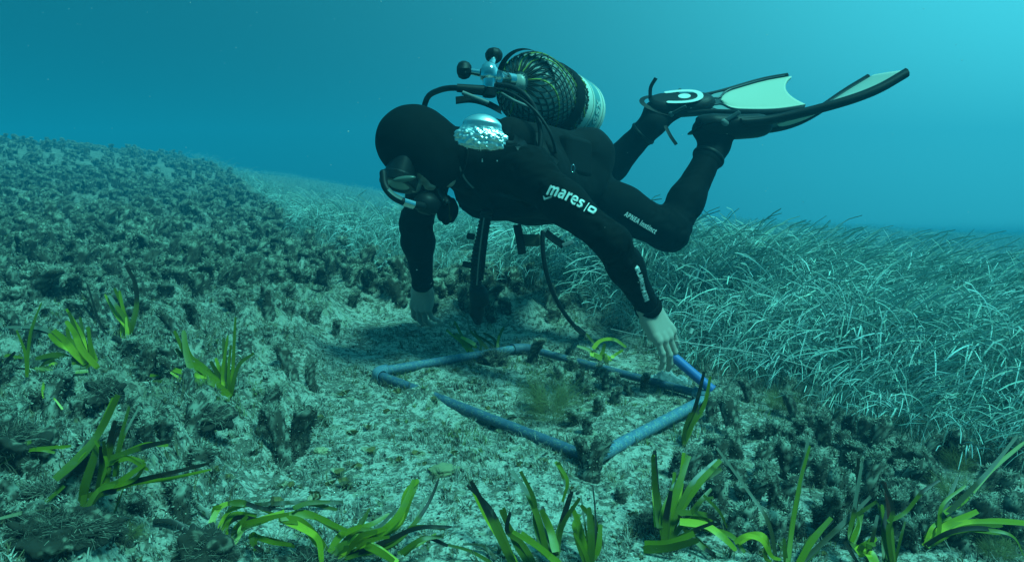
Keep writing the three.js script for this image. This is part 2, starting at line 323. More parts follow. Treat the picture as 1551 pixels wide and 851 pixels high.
// a hand: palm and five bent fingers; X to the knuckles, Y across to the thumb, Z out of the back
function hand(wr, X, Zb, flip, curl, spread, sc, thumbBend) {
  X.normalize(); const Y = Zb.clone().cross(X).normalize().multiplyScalar(flip), Z = flip > 0 ? X.clone().cross(Y).normalize() : Y.clone().cross(X).normalize();
  const L = (x, y, z) => wr.clone().addScaledVector(X, x * sc).addScaledVector(Y, y * sc).addScaledVector(Z, z * sc);
  const palm = [cap(L(-0.05, 0, 0), L(0.005, 0, 0), 0.027 * sc, 0.024 * sc)], fingers = [], tips = [], nails = [];
  const lens = [[0.045, 0.026, 0.022], [0.05, 0.03, 0.023], [0.046, 0.028, 0.022], [0.036, 0.021, 0.02]], R = [0.0098, 0.01, 0.0095, 0.0085];
  for (let i = 0; i < 4; i++) {
    const y = (1.5 - i) * 0.0205, kn = [0.088, 0.092, 0.087, 0.078][i];
    palm.push(cap(L(0.0, y * 0.62, -0.002), L(kn, y, 0.002), 0.0155 * sc, 0.0118 * sc), cap(L(0.03, y * 0.8, -0.009), L(kn - 0.014, y, -0.008), 0.012 * sc, 0.009 * sc));
    let p = [kn, y, 0.002], ang = 0, fan = (1.5 - i) * spread; const chain = []; let r = R[i];
    fingers.push(cap(L(kn - 0.012, y, 0.003), L(kn + 0.002, y, 0.004), 0.0105 * sc));
    lens[i].forEach((l, k) => { ang += curl[i][k]; const q = [p[0] + l * Math.cos(ang) * Math.cos(fan), p[1] + l * Math.sin(fan), p[2] - l * Math.sin(ang)]; const r2 = r * 0.9; chain.push(cap(L(...p), L(...q), r * sc, r2 * sc)); p = q; r = r2; });
    tips.push(L(...p)); fingers.push(blend(chain, 0.004)); nails.push([L(p[0], p[1], p[2]), ang]);
  }
  palm.push(cap(L(0.015, 0.022, -0.008), L(0.046, 0.04, -0.014), 0.0165 * sc, 0.0125 * sc));
  const t1 = L(0.046, 0.04, -0.014), t2 = L(0.076, 0.05 - thumbBend * 0.012, -0.02 - thumbBend * 0.012), t3 = L(0.1, 0.046 - thumbBend * 0.026, -0.026 - thumbBend * 0.018);
  const thumb = blend([cap(t1, t2, 0.0118 * sc, 0.0102 * sc), cap(t2, t3, 0.0102 * sc, 0.0085 * sc)], 0.005);
  const pf = blend(palm, 0.014 * sc);
  const f = (x, y, z) => { let d = pf(x, y, z); for (const g of fingers) d = smin(d, g(x, y, z), 0.0055); return smin(d, thumb(x, y, z), 0.008); };
  const [lo, hi] = bounds([L(-0.06, 0, 0), L(0, 0, 0), ...tips, t3, L(0.09, 0.05, 0.01), L(0.09, -0.05, -0.02)], 0.03 * sc);
  return { geo: surfaceNet(f, lo, hi, 0.003), tips, L };
}
const handL = hand(J.wrL, at(1015, 524, 1.82).sub(J.wrL), RTC.clone().multiplyScalar(0.5).addScaledVector(UPC, 0.35).addScaledVector(TOC, 0.85), 1, [[0.35, 0.45, 0.3], [0.22, 0.4, 0.3], [0.12, 0.35, 0.3], [0.02, 0.35, 0.3]], 0.11, 1.08, 1.0);
const handR = hand(J.wrR, at(637, 480, 2.43).sub(J.wrR), TOC.clone().multiplyScalar(0.85).addScaledVector(RTC, -0.3).addScaledVector(UPC, 0.4), -1, [[0.3, 0.5, 0.3], [0.3, 0.5, 0.3], [0.3, 0.5, 0.3], [0.35, 0.5, 0.3]], 0.07, 1.12, 0.4);
{ // head: skull, brow, nose, lips, chin, ears
  const root = thing('person', 'diver in a black wetsuit and hood bending over the pipe frame, one hand on it', 'person', off(J.waist, 0, 0, 0));
  const A = [crown, face, earAx];
  const headPrims = [ell(hd(0.012, -0.012, 0), ...A, 0.091, 0.086, 0.071), ell(hd(-0.05, 0.028, 0), ...A, 0.064, 0.06, 0.06), cap(hd(-0.105, 0.058, 0), hd(-0.1, 0.045, 0), 0.02, 0.026),
    cap(hd(0.012, 0.085, 0), hd(-0.025, 0.108, 0), 0.0085, 0.0125), cap(hd(-0.028, 0.098, 0.012), hd(-0.028, 0.098, -0.012), 0.0075), cap(hd(-0.056, 0.09, 0.02), hd(-0.056, 0.09, -0.02), 0.008, 0.008), cap(hd(-0.069, 0.087, 0.015), hd(-0.069, 0.087, -0.015), 0.008),
    cap(hd(0.03, 0.078, 0.04), hd(0.032, 0.084, -0.04), 0.011), cap(hd(-0.01, -0.005, 0.074), hd(-0.04, 0.004, 0.072), 0.011, 0.008), cap(hd(-0.01, -0.005, -0.074), hd(-0.04, 0.004, -0.072), 0.011, 0.008), cap(hd(-0.03, -0.01, 0), J.neck, 0.058, 0.058)];
  const headSDF = blend(headPrims, 0.014);
  const [hl, hh] = bounds([hd(0.13, 0, 0), hd(-0.15, 0.1, 0.09), hd(-0.15, -0.1, -0.09), hd(0.1, 0.11, 0)], 0.02);
  const headGeo = surfaceNet(headSDF, hl, hh, 0.005);
  const [bl, bh] = bounds(Object.values(J), 0.16);
  const suitGeo = surfaceNet(bodySDF, bl, bh, 0.0105);
  const gs = [suitGeo, headGeo, handL.geo, handR.geo].map((g) => clean(g));
  const body = mergeGeometries(gs, true); body.groups.forEach((g, i) => { g.materialIndex = i === 0 ? 0 : 1; });
  part('body', body, [neoprene, skin], root);
  // hood, open over the face, running down to the shoulders
  const hoodOut = blend([ell(hd(0.008, -0.012, 0), ...A, 0.109, 0.103, 0.088), ell(hd(-0.055, 0.03, 0), ...A, 0.072, 0.066, 0.074), cap(hd(-0.06, -0.015, 0), J.neck, 0.074, 0.062)], 0.022), holeAt = hd(0.0, 0.148, 0);
  const shell = (x, y, z) => { const d = hoodOut(x, y, z) + 0.0016 * N3(x * 30, y * 30, z * 30); const open = Math.hypot(x - holeAt.x, y - holeAt.y, z - holeAt.z) - 0.088; return Math.max(d, -open); };
  const hood0 = surfaceNet(shell, hl.clone().addScalar(-0.06), hh.clone().addScalar(0.06), 0.0055);
  part('hood', hood0, neoprene, root);
  const ring = (a, dir, r, tubeR, sq = 1) => { const g = new THREE.TorusGeometry(r, tubeR, 8, 30); g.scale(1, 1, sq); g.applyQuaternion(new THREE.Quaternion().setFromUnitVectors(V(0, 0, 1), dir.clone().normalize())); g.translate(a.x, a.y, a.z); return g; };
  part('hood_seam', ring(mid(hd(-0.1, -0.015, 0), J.neck, 0.25), J.neck.clone().sub(J.head), 0.0685, 0.0035), neoprene2, root);
  part('cuff', ring(J.wrL, J.elL.clone().sub(J.wrL), 0.033, 0.0055, 2.4), neoprene, root); part('cuff', ring(J.wrR, J.elR.clone().sub(J.wrR), 0.035, 0.0055, 2.4), neoprene, root);
  // neoprene boots inside the fins
  for (const [an, kn, hl0, toe] of [[J.anL, J.knL, at(1066, 196, 2.30), at(1118, 196, 2.29)], [J.anR, J.knR, at(990, 168, 2.62), at(1062, 158, 2.6)]]) {
    const up = mid(an, kn, 0.16), heel = hl0.clone();
    const f = blend([cap(up, an, 0.053, 0.048), cap(an, heel, 0.046, 0.034), cap(heel, toe, 0.033, 0.028), cap(an, mid(heel, toe, 0.6), 0.042, 0.028)], 0.025);
    const [l, h] = bounds([up, an, heel, toe], 0.07); part('boot', surfaceNet(f, l, h, 0.007), neoprene2, root);
    part('boot_cuff', ring(up, kn.clone().sub(an), 0.053, 0.004, 1.8), rubber, root);
  }
  // printed lettering, laid on the rubber
  const font = await new FontLoader().loadAsync('fonts/droid/droid_sans_bold.typeface.json');
  const onto = (geo, O, X, Nn) => { // lays flat lettering (x, y, thickness) on the suit
    X.normalize(); const Y = Nn.clone().cross(X).normalize(), Z = X.clone().cross(Y).normalize(), p = geo.attributes.position;
    const reach = [], qs = []; let sum = 0, hits = 0;
    for (let i = 0; i < p.count; i++) { const q = O.clone().addScaledVector(X, p.getX(i)).addScaledVector(Y, p.getY(i)); let s = 0.09, ok = false; for (let k = 0; k < 40; k++) { const w = q.clone().addScaledVector(Z, s), d = bodySDF(w.x, w.y, w.z); if (d < 0.0003) { ok = true; break; } s -= d * 0.9; if (s < -0.06) break; } qs.push(q); reach.push(ok ? s : NaN); if (ok) { sum += s; hits++; } }
    for (let i = 0; i < p.count; i++) { const s = Number.isNaN(reach[i]) ? (hits ? sum / hits : 0) : reach[i], q = qs[i].addScaledVector(Z, s + 0.003 + p.getZ(i)); p.setXYZ(i, q.x, q.y, q.z); }
    geo.computeVertexNormals(); return geo;
  };
  const text = (s, size) => new TextGeometry(s, { font, size, depth: 0.0012, curveSegments: 3, bevelEnabled: false });
  const widen = (g, w) => { g.computeBoundingBox(); const k = w / g.boundingBox.max.x; g.scale(k, 1, 1); return g; };
  const a0 = at(826, 290, 1.68), a1 = at(880, 316, 1.66), nrm = TOC.clone().addScaledVector(UPC, 0.35).addScaledVector(RTC, 0.1);
  const logoX = a1.clone().sub(a0), W0 = logoX.length();
  const lx = logoX.clone().normalize();
  part('sleeve_lettering', onto(widen(text('mares', 0.031), W0), a0, logoX.clone(), nrm), whitePrint, root);
  { // bar and rounded badge after the word, and the small arrow under its first letter
    const bar = new THREE.BoxGeometry(0.0022, 0.03, 0.001); bar.translate(0.006, 0.011, 0);
    const sh = new THREE.Shape(); const rrx = (s, x, y, w, h, r) => { s.moveTo(x + r, y); s.lineTo(x + w - r, y); s.quadraticCurveTo(x + w, y, x + w, y + r); s.lineTo(x + w, y + h - r); s.quadraticCurveTo(x + w, y + h, x + w - r, y + h); s.lineTo(x + r, y + h); s.quadraticCurveTo(x, y + h, x, y + h - r); s.lineTo(x, y + r); s.quadraticCurveTo(x, y, x + r, y); };
    rrx(sh, 0.012, 0, 0.02, 0.021, 0.006); const ho = new THREE.Path(); rrx(ho, 0.0165, 0.0065, 0.011, 0.0085, 0.0035); sh.holes.push(ho);
    const badge = new THREE.ExtrudeGeometry(sh, { depth: 0.001, bevelEnabled: false, curveSegments: 4 });
    part('sleeve_badge', onto(merge([bar, badge]), a1.clone().addScaledVector(lx, 0.004), logoX.clone(), nrm), whitePrint, root);
    const ar = new THREE.Shape(); ar.moveTo(-0.004, -0.003); ar.lineTo(0.004, -0.012); ar.lineTo(0.021, -0.003); ar.lineTo(0.017, -0.003); ar.lineTo(0.006, -0.0075); ar.closePath();
    part('sleeve_arrow', onto(new THREE.ExtrudeGeometry(ar, { depth: 0.001, bevelEnabled: false }), a0, logoX.clone(), nrm), whitePrint, root);
  }
  const t0 = at(945, 327, 2.1), t1 = at(992, 355, 2.08);
  part('thigh_lettering', onto(widen(text('APNEA instinct', 0.0165), t0.distanceTo(t1)), t0, t1.clone().sub(t0), TOC.clone().addScaledVector(UPC, 0.2)), std(col(0.5, 0.52, 0.52), 0.6), root);
  const f0 = at(957, 404, 1.66), f1 = at(975, 456, 1.74);
  part('cuff_lettering', onto(widen(text('BLANCPAIN', 0.011), f0.distanceTo(f1)), f0, f1.clone().sub(f0), TOC.clone().addScaledVector(RTC, 0.3).addScaledVector(UPC, 0.2)), whitePrint, root);
}
{ // mask, snorkel-like tube below it
  const mk = thing('diving_mask', 'black diving mask with pale lens on the hooded face', 'diving mask', hd(0.02, 0.11, 0));
  const fr = new THREE.Shape(); fr.absellipse(0, 0, 0.082, 0.047, 0, 6.283); const hole = new THREE.Path(); hole.absellipse(0, 0, 0.07, 0.036, 0, 6.283); fr.holes.push(hole);
  const M = basis(hd(0.022, 0.094, 0), earAx, crown, face.clone()).multiply(new THREE.Matrix4());
  const frame = new THREE.ExtrudeGeometry(fr, { depth: 0.02, bevelEnabled: true, bevelSize: 0.004, bevelThickness: 0.004, bevelSegments: 2, curveSegments: 20 }); frame.applyMatrix4(M); part('mask_frame', frame, rubber, mk);
  const sk = new THREE.CylinderGeometry(0.078, 0.07, 0.05, 28, 1, true); sk.rotateX(Math.PI / 2); sk.scale(1, 0.58, 1); sk.translate(0, 0, -0.022); sk.applyMatrix4(M); part('mask_skirt', sk, rubber, mk);
  const ls = new THREE.CircleGeometry(0.071, 28); ls.scale(1, 0.52, 1); ls.translate(0, 0, 0.019); ls.applyMatrix4(M);
  part('lens', ls, new THREE.MeshPhysicalMaterial({ color: col(0.6, 0.75, 0.7), roughness: 0.08, transmission: 0.5, thickness: 0, side: THREE.DoubleSide }), mk);
  const cheek = new THREE.SphereGeometry(1, 20, 12); cheek.applyMatrix4(basis(at(612, 271, 1.70), RTC.clone().multiplyScalar(0.03).addScaledVector(UPC, 0.004), UPC.clone().multiplyScalar(0.008), TOC.clone().multiplyScalar(0.01))); part('side_lens', cheek, std(col(0.09, 0.12, 0.1), 0.3), mk);
  const tb = thing('snorkel_tube', 'thin black curved tube with a silver fitting under the mask', 'tube', at(600, 300, 1.7));
  part('tube', capTube([at(580, 262, 1.69), at(583, 282, 1.68), at(596, 298, 1.675), at(612, 306, 1.68), at(640, 312, 1.72)], 0.0095, 26, 10), rubber, tb);
  part('fitting', rod(at(610, 305, 1.676), at(626, 310, 1.695), 0.0115), chrome, tb);
  part('pale_band', strip([at(588, 286, 1.668), at(598, 295, 1.664), at(609, 301, 1.665)], () => 0.008, TOC, 8), std(col(0.25, 0.29, 0.27), 0.5), tb);
}
// ---------------------------------------------------------------- buoyancy vest
{
  const root = thing('buoyancy_vest', 'black buoyancy vest strapped round the diver under the cylinder', 'buoyancy vest', off(J.waist, 0, 0, -0.1));
  const f0 = blend([cap(off(J.neck, 0.06, 0.1, 0.05), off(J.waist, 0.08, 0.12, 0.09), 0.055, 0.07), cap(off(J.neck, 0.06, -0.1, 0.05), off(J.waist, 0.08, -0.12, 0.09), 0.055, 0.07), cap(off(J.neck, 0.1, 0, 0.07), off(J.hip, -0.08, 0, 0.07), 0.055, 0.075),
    cap(off(J.waist, 0.04, 0.13, 0.1), off(J.hip, -0.06, 0.12, 0.085), 0.07, 0.06), cap(off(J.waist, 0.04, 0.14, 0.0), off(J.hip, -0.1, 0.14, 0.0), 0.05, 0.05)], 0.05);
  const torso = blend(bodyPrims.slice(0, 6), 0.045);
  const f = (x, y, z) => { const p = V(x, y, z).sub(J.neck), s = p.dot(spine); const wrap = Math.max(torso(x, y, z) - 0.02, 0.12 - s, s - 0.42, -0.02 - p.dot(UPC) - 0.19); let d = smin(f0(x, y, z), wrap, 0.03); return d + 0.004 * N3(x * 14, y * 14, z * 14) + 0.0014 * N3(x * 45, y * 45, z * 45); };
  const [l, h] = bounds([J.neck, J.chest, J.waist, J.hip], 0.3); part('vest_shell', surfaceNet(f, l, h, 0.0105), nylon, root);
  const onVest = (p) => { const q = p.clone().addScaledVector(TOC, 0.15); for (let i = 0; i < 60; i++) { const d = Math.min(f(q.x, q.y, q.z), bodySDF(q.x, q.y, q.z)); if (d < 0.001 || q.distanceTo(p) > 0.4) break; q.addScaledVector(TOC, -Math.max(d * 0.6, 0.001)); } return (q.distanceTo(p) < 0.4 ? q : p.clone()).addScaledVector(TOC, 0.004); };
  const seam = (pix, w, d, m, name) => part(name, strip(pix.map(([x, y]) => onVest(at(x, y, d))), () => w, TOC, 24), m, root);
  seam([[838, 240], [850, 236], [862, 232], [872, 228]], 0.006, 2.15, greyTrim, 'piping');
  seam([[766, 210], [778, 222], [788, 236], [795, 250]], 0.03, 1.9, std(col(0.02, 0.022, 0.025), 0.5), 'shoulder_strap');
  seam([[712, 282], [726, 292], [740, 302], [752, 312]], 0.028, 1.9, nylon, 'chest_strap');
  seam([[700, 262], [708, 278], [720, 290], [736, 298]], 0.005, 1.9, greyTrim, 'piping'); seam([[812, 215], [818, 232], [826, 250], [838, 262]], 0.022, 2.0, std(col(0.03, 0.034, 0.036), 0.5), 'side_strap'); seam([[760, 300], [778, 306], [796, 308], [812, 304]], 0.024, 1.95, std(col(0.026, 0.03, 0.032), 0.5), 'waist_strap');
  part('shoulder_flap', strip([at(690, 152, 1.9), at(712, 150, 1.9), at(736, 156, 1.92), at(760, 168, 1.95)], () => 0.03, TOC.clone().addScaledVector(UPC, 0.6), 14), nylon, root);
  part('buckle', (() => { const g = new RoundedBoxGeometry(0.034, 0.022, 0.008, 2, 0.003); g.applyMatrix4(basis(onVest(at(822, 264, 2)), RTC.clone().multiplyScalar(0.4).addScaledVector(UPC, 1).normalize(), RTC.clone().addScaledVector(UPC, -0.4).normalize(), TOC)); return g; })(), rubber, root);
  part('metal_ring', (() => { const g = new THREE.TorusGeometry(0.011, 0.0018, 8, 20); g.scale(0.5, 1, 1); g.applyMatrix4(basis(onVest(at(862, 266, 2.05)).addScaledVector(TOC, 0.004), RTC, UPC, TOC)); return g; })(), chrome, root);
  // loose strap ends under the belly
  const dangle = (pix, d, w) => part('strap_end', strip(pix.map(([x, y, dd]) => at(x, y, d + (dd ?? 0))), () => w, TOC, 10), nylon, root);
  dangle([[783, 340], [787, 360], [791, 385]], 1.93, 0.024); dangle([[826, 352], [842, 364], [854, 372]], 1.95, 0.022);
  part('strap_clip', (() => { const g = new RoundedBoxGeometry(0.036, 0.012, 0.01, 2, 0.003); g.applyMatrix4(basis(at(860, 369, 1.95), RTC.clone().addScaledVector(UPC, 0.35).normalize(), UPC.clone().addScaledVector(RTC, -0.35).normalize(), TOC)); return g; })(), greyTrim, root);
  part('side_pocket', (() => { const g = new RoundedBoxGeometry(0.15, 0.12, 0.05, 3, 0.02); g.applyMatrix4(basis(onVest(at(866, 248, 2.1)).addScaledVector(TOC, -0.012), spine.clone(), UPC.clone(), lat.clone())); return g; })(), nylon, root);
  // weight belt block that shows under the belly
  part('belt_weight', (() => { const g = new RoundedBoxGeometry(0.07, 0.035, 0.03, 2, 0.008); g.applyMatrix4(basis(at(801, 364, 1.96), RTC.clone(), UPC.clone(), TOC)); return g; })(), std(col(0.09, 0.075, 0.04), 0.7), root);
}
// ---------------------------------------------------------------- cylinder and regulator
const T0 = at(776, 120, 1.97), T1 = at(872, 170, 2.36), ta = T1.clone().sub(T0).normalize(), tl = T0.distanceTo(T1), TR = 0.107;
const tu = UPC.clone().addScaledVector(ta, -UPC.dot(ta)).normalize(), tv = ta.clone().cross(tu).normalize();
const TM = basis(T0, tu, ta, tv.clone().negate());
const TB = new THREE.Matrix4().makeBasis(tu.clone().cross(ta).normalize().negate(), ta, tu).setPosition(T0);   // y along the cylinder
{
  const root = thing('scuba_tank', 'scuba cylinder in dark netting with a pale banded collar on the back', 'scuba tank', T0.clone().addScaledVector(ta, tl / 2));
  const lathe = (pts, m, name, par = root, seg = 48) => { const g = new THREE.LatheGeometry(pts.map(([r, y]) => new THREE.Vector2(r, y)), seg); g.applyMatrix4(TB); return part(name, g, m, par); };
  const prof = [[0.0, 0.02], [0.02, 0.02], [0.024, 0.035]]; for (let i = 0; i <= 10; i++) { const a = i / 10 * Math.PI / 2; prof.push([0.03 + (TR - 0.03) * Math.sin(a), 0.115 - 0.075 * Math.cos(a)]); } prof.push([TR, tl - 0.03], [TR - 0.01, tl - 0.01], [0, tl - 0.005]);
  lathe(prof, std(col(0.42, 0.46, 0.42), 0.4), 'cylinder_body');
  const ringBand = (y0, y1, r, m, name, par) => lathe([[r - 0.003, y0], [r, y0 + 0.002], [r, y1 - 0.002], [r - 0.003, y1]], m, name, par);
  ringBand(0.215, 0.275, TR + 0.009, nylon, 'cam_band');
  const cl = ringBand(0.31, 0.455, TR + 0.005, std(col(0.72, 0.74, 0.64), 0.5), 'pale_collar');
  ringBand(0.362, 0.41, TR + 0.0066, std(col(0.14, 0.34, 0.36), 0.5), 'blue_stripe', root);
  for (const y of [0.345, 0.428]) ringBand(y, y + 0.006, TR + 0.0068, std(col(0.33, 0.36, 0.32), 0.6), 'rim_line', root);
  { const font = await new FontLoader().loadAsync('fonts/droid/droid_sans_bold.typeface.json');
    const g = new TextGeometry('GSX', { font, size: 0.03, depth: 0.001, curveSegments: 3 }); g.computeBoundingBox(); const p = g.attributes.position;
    const az0 = Math.atan2(TOC.dot(tu), TOC.dot(tv)) ; const out = (a) => tv.clone().multiplyScalar(Math.cos(a)).addScaledVector(tu, Math.sin(a));
    for (let i = 0; i < p.count; i++) { const x = p.getX(i), y = p.getY(i), a = az0 - 0.25 + (x - 0.04) / TR; const q = T0.clone().addScaledVector(ta, 0.40 - y).addScaledVector(out(a), TR + 0.0072 + p.getZ(i)); p.setXYZ(i, q.x, q.y, q.z); }
    g.computeVertexNormals(); part('collar_lettering', g, std(col(0.6, 0.66, 0.62), 0.6), root); }
  const boot = []; for (let i = 0; i <= 8; i++) { const a = i / 8 * Math.PI / 2; boot.push([TR + 0.006 - 0.055 * (1 - Math.cos(a)), tl - 0.06 + 0.055 * Math.sin(a)]); } lathe([[TR + 0.002, tl - 0.085], [TR + 0.006, tl - 0.08], ...boot, [0, tl - 0.004]], rubber, 'tank_boot');
  part('boot_lug', rod(at(893, 172, 2.37), at(906, 175, 2.38), 0.012, 0.008), rubber, root);
  // diamond netting over the cylinder and its shoulder
  const rad = (y) => (y > 0.115 ? TR : y < 0.03 ? 0.055 : 0.03 + (TR - 0.03) * Math.sqrt(Math.max(0, 1 - ((0.115 - y) / 0.078) ** 2))) + 0.004;
  const net = [[], []], n = 26;
  for (const s of [1, -1]) for (let i = 0; i < n; i++) { const pts = []; for (let k = 0; k <= 22; k++) { const y = 0.035 + 0.275 * k / 22, a = i / n * 6.283 + s * y * 7.6, r = rad(y); pts.push(T0.clone().addScaledVector(ta, y).addScaledVector(tu, Math.cos(a) * r).addScaledVector(tv, Math.sin(a) * r)); } net[i % 4 === 1 && s > 0 ? 1 : 0].push(new THREE.TubeGeometry(new THREE.CatmullRomCurve3(pts), 30, 0.0026, 4)); }
  part('tank_net', merge(net[0]), std(col(0.02, 0.026, 0.022), 0.8), root); part('tank_net', merge(net[1]), std(col(0.34, 0.38, 0.06), 0.7), root, 'yellow strands of the netting');
  // carrying loop over the cylinder's shoulder
  const hp = []; for (let i = 0; i <= 20; i++) { const a = -1.9 + 3.8 * i / 20; hp.push(T0.clone().addScaledVector(ta, 0.05 + 0.06 * (1 - Math.cos(a * 0.8))).addScaledVector(tu, Math.cos(a) * 0.103 + 0.0).addScaledVector(tv, Math.sin(a) * 0.1)); }
  part('handle_loop', strip(hp, () => 0.026, (t) => hp[Math.round(t * 20)].clone().sub(T0.clone().addScaledVector(ta, 0.06)).normalize(), 40, null, 0.02), rubber, root);
  // valve with two hand wheels
  const ps = at(741, 116, 1.93), k1 = at(703, 106, 1.93), k2 = at(748, 84, 1.98);
  const vb = part('valve', merge([rod(at(778, 121, 1.965), at(752, 117, 1.935), 0.02, 0.018), rod(at(741, 130, 1.93), at(742, 102, 1.935), 0.019, 0.021), rod(at(741, 113, 1.93), at(712, 108, 1.93), 0.012, 0.009), rod(at(742, 106, 1.935), at(747, 90, 1.965), 0.012, 0.01)]), chrome, root);
  for (const [k, d, r] of [[k1, RTC.clone().negate(), 0.025], [k2, UPC.clone(), 0.0245]]) { const pr = [[0, -0.021], [0.012, -0.021], [0.021, -0.014], [r, -0.003], [r, 0.006], [0.02, 0.016], [0.01, 0.021], [0, 0.022]].map(([x, y]) => new THREE.Vector2(x, y)); const g = new THREE.LatheGeometry(pr, 24); const p = g.attributes.position; for (let i = 0; i < p.count; i++) { const a = Math.atan2(p.getZ(i), p.getX(i)), rr0 = Math.hypot(p.getX(i), p.getZ(i)); const s = rr0 > 0.018 ? 1 + 0.06 * Math.cos(a * 8) : 1; p.setX(i, p.getX(i) * s); p.setZ(i, p.getZ(i) * s); } g.computeVertexNormals(); g.applyQuaternion(new THREE.Quaternion().setFromUnitVectors(V(0, 1, 0), d.normalize())); g.translate(k.x, k.y, k.z); part('valve_knob', g, rubber, root); }
}
{
  const root = thing('regulator', 'breathing regulator with chrome first stage and black hoses over the shoulder', 'regulator', at(741, 118, 1.9));
  const p0 = at(741, 117, 1.885);
  const body = []; for (const [r, y] of [[0, -0.034], [0.016, -0.034], [0.019, -0.03], [0.019, -0.008], [0.025, -0.006], [0.027, 0.006], [0.027, 0.02], [0.023, 0.026], [0.02, 0.034], [0.012, 0.041], [0, 0.042]]) body.push(new THREE.Vector2(r, y));
  const g = new THREE.LatheGeometry(body, 30); g.applyMatrix4(basis(p0, RTC.clone(), UPC.clone(), TOC.clone())); part('first_stage', g, chrome, root);
  part('yoke', rod(at(752, 117, 1.885), at(768, 119, 1.93), 0.022, 0.016, 20), chrome, root); part('first_stage_cap', rod(at(741, 136, 1.885), at(741, 146, 1.885), 0.021, 0.019, 20), rubber, root);
  const hose = (pts, r = 0.0075, name = 'hose', m = rubber) => part(name, capTube(pts, r, 40, 10), m, root);
  hose([at(737, 134, 1.88), at(712, 136, 1.87), at(690, 133, 1.87), at(664, 137, 1.93), at(646, 150, 2.0), at(640, 185, 2.04), at(650, 240, 2.0), at(668, 290, 1.86), at(676, 306, 1.8)], 0.0085);
  part('hose_sleeve', rod(at(732, 137, 1.878), at(692, 133, 1.868), 0.0145, 0.0115), rubber, root);
  hose([at(752, 128, 1.89), at(775, 132, 1.87), at(798, 146, 1.85), at(812, 170, 1.85), at(819, 200, 1.84), at(817, 236, 1.83)], 0.0075);
  hose([at(748, 134, 1.89), at(772, 140, 1.86), at(800, 158, 1.84), at(822, 182, 1.83), at(836, 208, 1.83), at(842, 232, 1.86)], 0.0042);
  hose([at(760, 142, 1.9), at(778, 152, 1.89), at(806, 164, 1.9)], 0.0045, 'hose', greyTrim);
  part('hose_clip', rod(at(700, 140, 1.86), at(740, 156, 1.87), 0.006, 0.006), greyTrim, root);
  // second stage at the mouth: a round cover with a purge button
  const M2 = basis(hd(-0.066, 0.142, 0.012), earAx.clone(), crown.clone(), face.clone());
  const pr = [[0, 0.026], [0.018, 0.026], [0.02, 0.022], [0.03, 0.019], [0.036, 0.009], [0.036, -0.01], [0.028, -0.02], [0.014, -0.032], [0, -0.033]].map(([x, y]) => new THREE.Vector2(x, y));
  const s2 = new THREE.LatheGeometry(pr.reverse(), 30); s2.rotateX(Math.PI / 2); s2.applyMatrix4(M2); part('second_stage', s2, rubber, root);
  // the spare second stage with its yellow rim hanging below the chin
  const M3 = basis(at(676, 318, 1.84), TOC.clone().addScaledVector(RTC, 0.5).normalize(), UPC.clone(), RTC.clone().addScaledVector(TOC, -0.5).normalize());
  const s3 = new THREE.LatheGeometry([[0, 0.028], [0.02, 0.028], [0.034, 0.018], [0.038, 0], [0.03, -0.018], [0, -0.024]].map(([x, y]) => new THREE.Vector2(x, y)).reverse(), 30); s3.rotateX(Math.PI / 2); s3.applyMatrix4(M3); part('spare_stage', s3, rubber, root);
  const rim = new THREE.TorusGeometry(0.036, 0.006, 8, 30); rim.applyMatrix4(M3); part('spare_rim', rim, std(col(0.28, 0.22, 0.03), 0.6), root, 'yellow rim of the spare mouthpiece');
}
{ // gauge hose running from under the belly down to the seabed
  const p = groundAt(884, 508);
  const g = thing('gauge_hose', 'long thin black hose hanging from the belly down to the seabed', 'hose', p);
  part('hose', capTube([at(822, 352, 1.93), at(822, 372, 1.93), at(826, 405, 1.94), at(838, 444, 1.98), at(856, 476, 2.04), at(874, 498, 2.1), p.clone().add(V(0, 0.01, 0))], 0.0068, 50, 10), rubber, g);
  part('hose_end', rod(at(874, 497, 2.1), p.clone().add(V(0, 0.008, 0)), 0.009, 0.01), rubber, g);
}
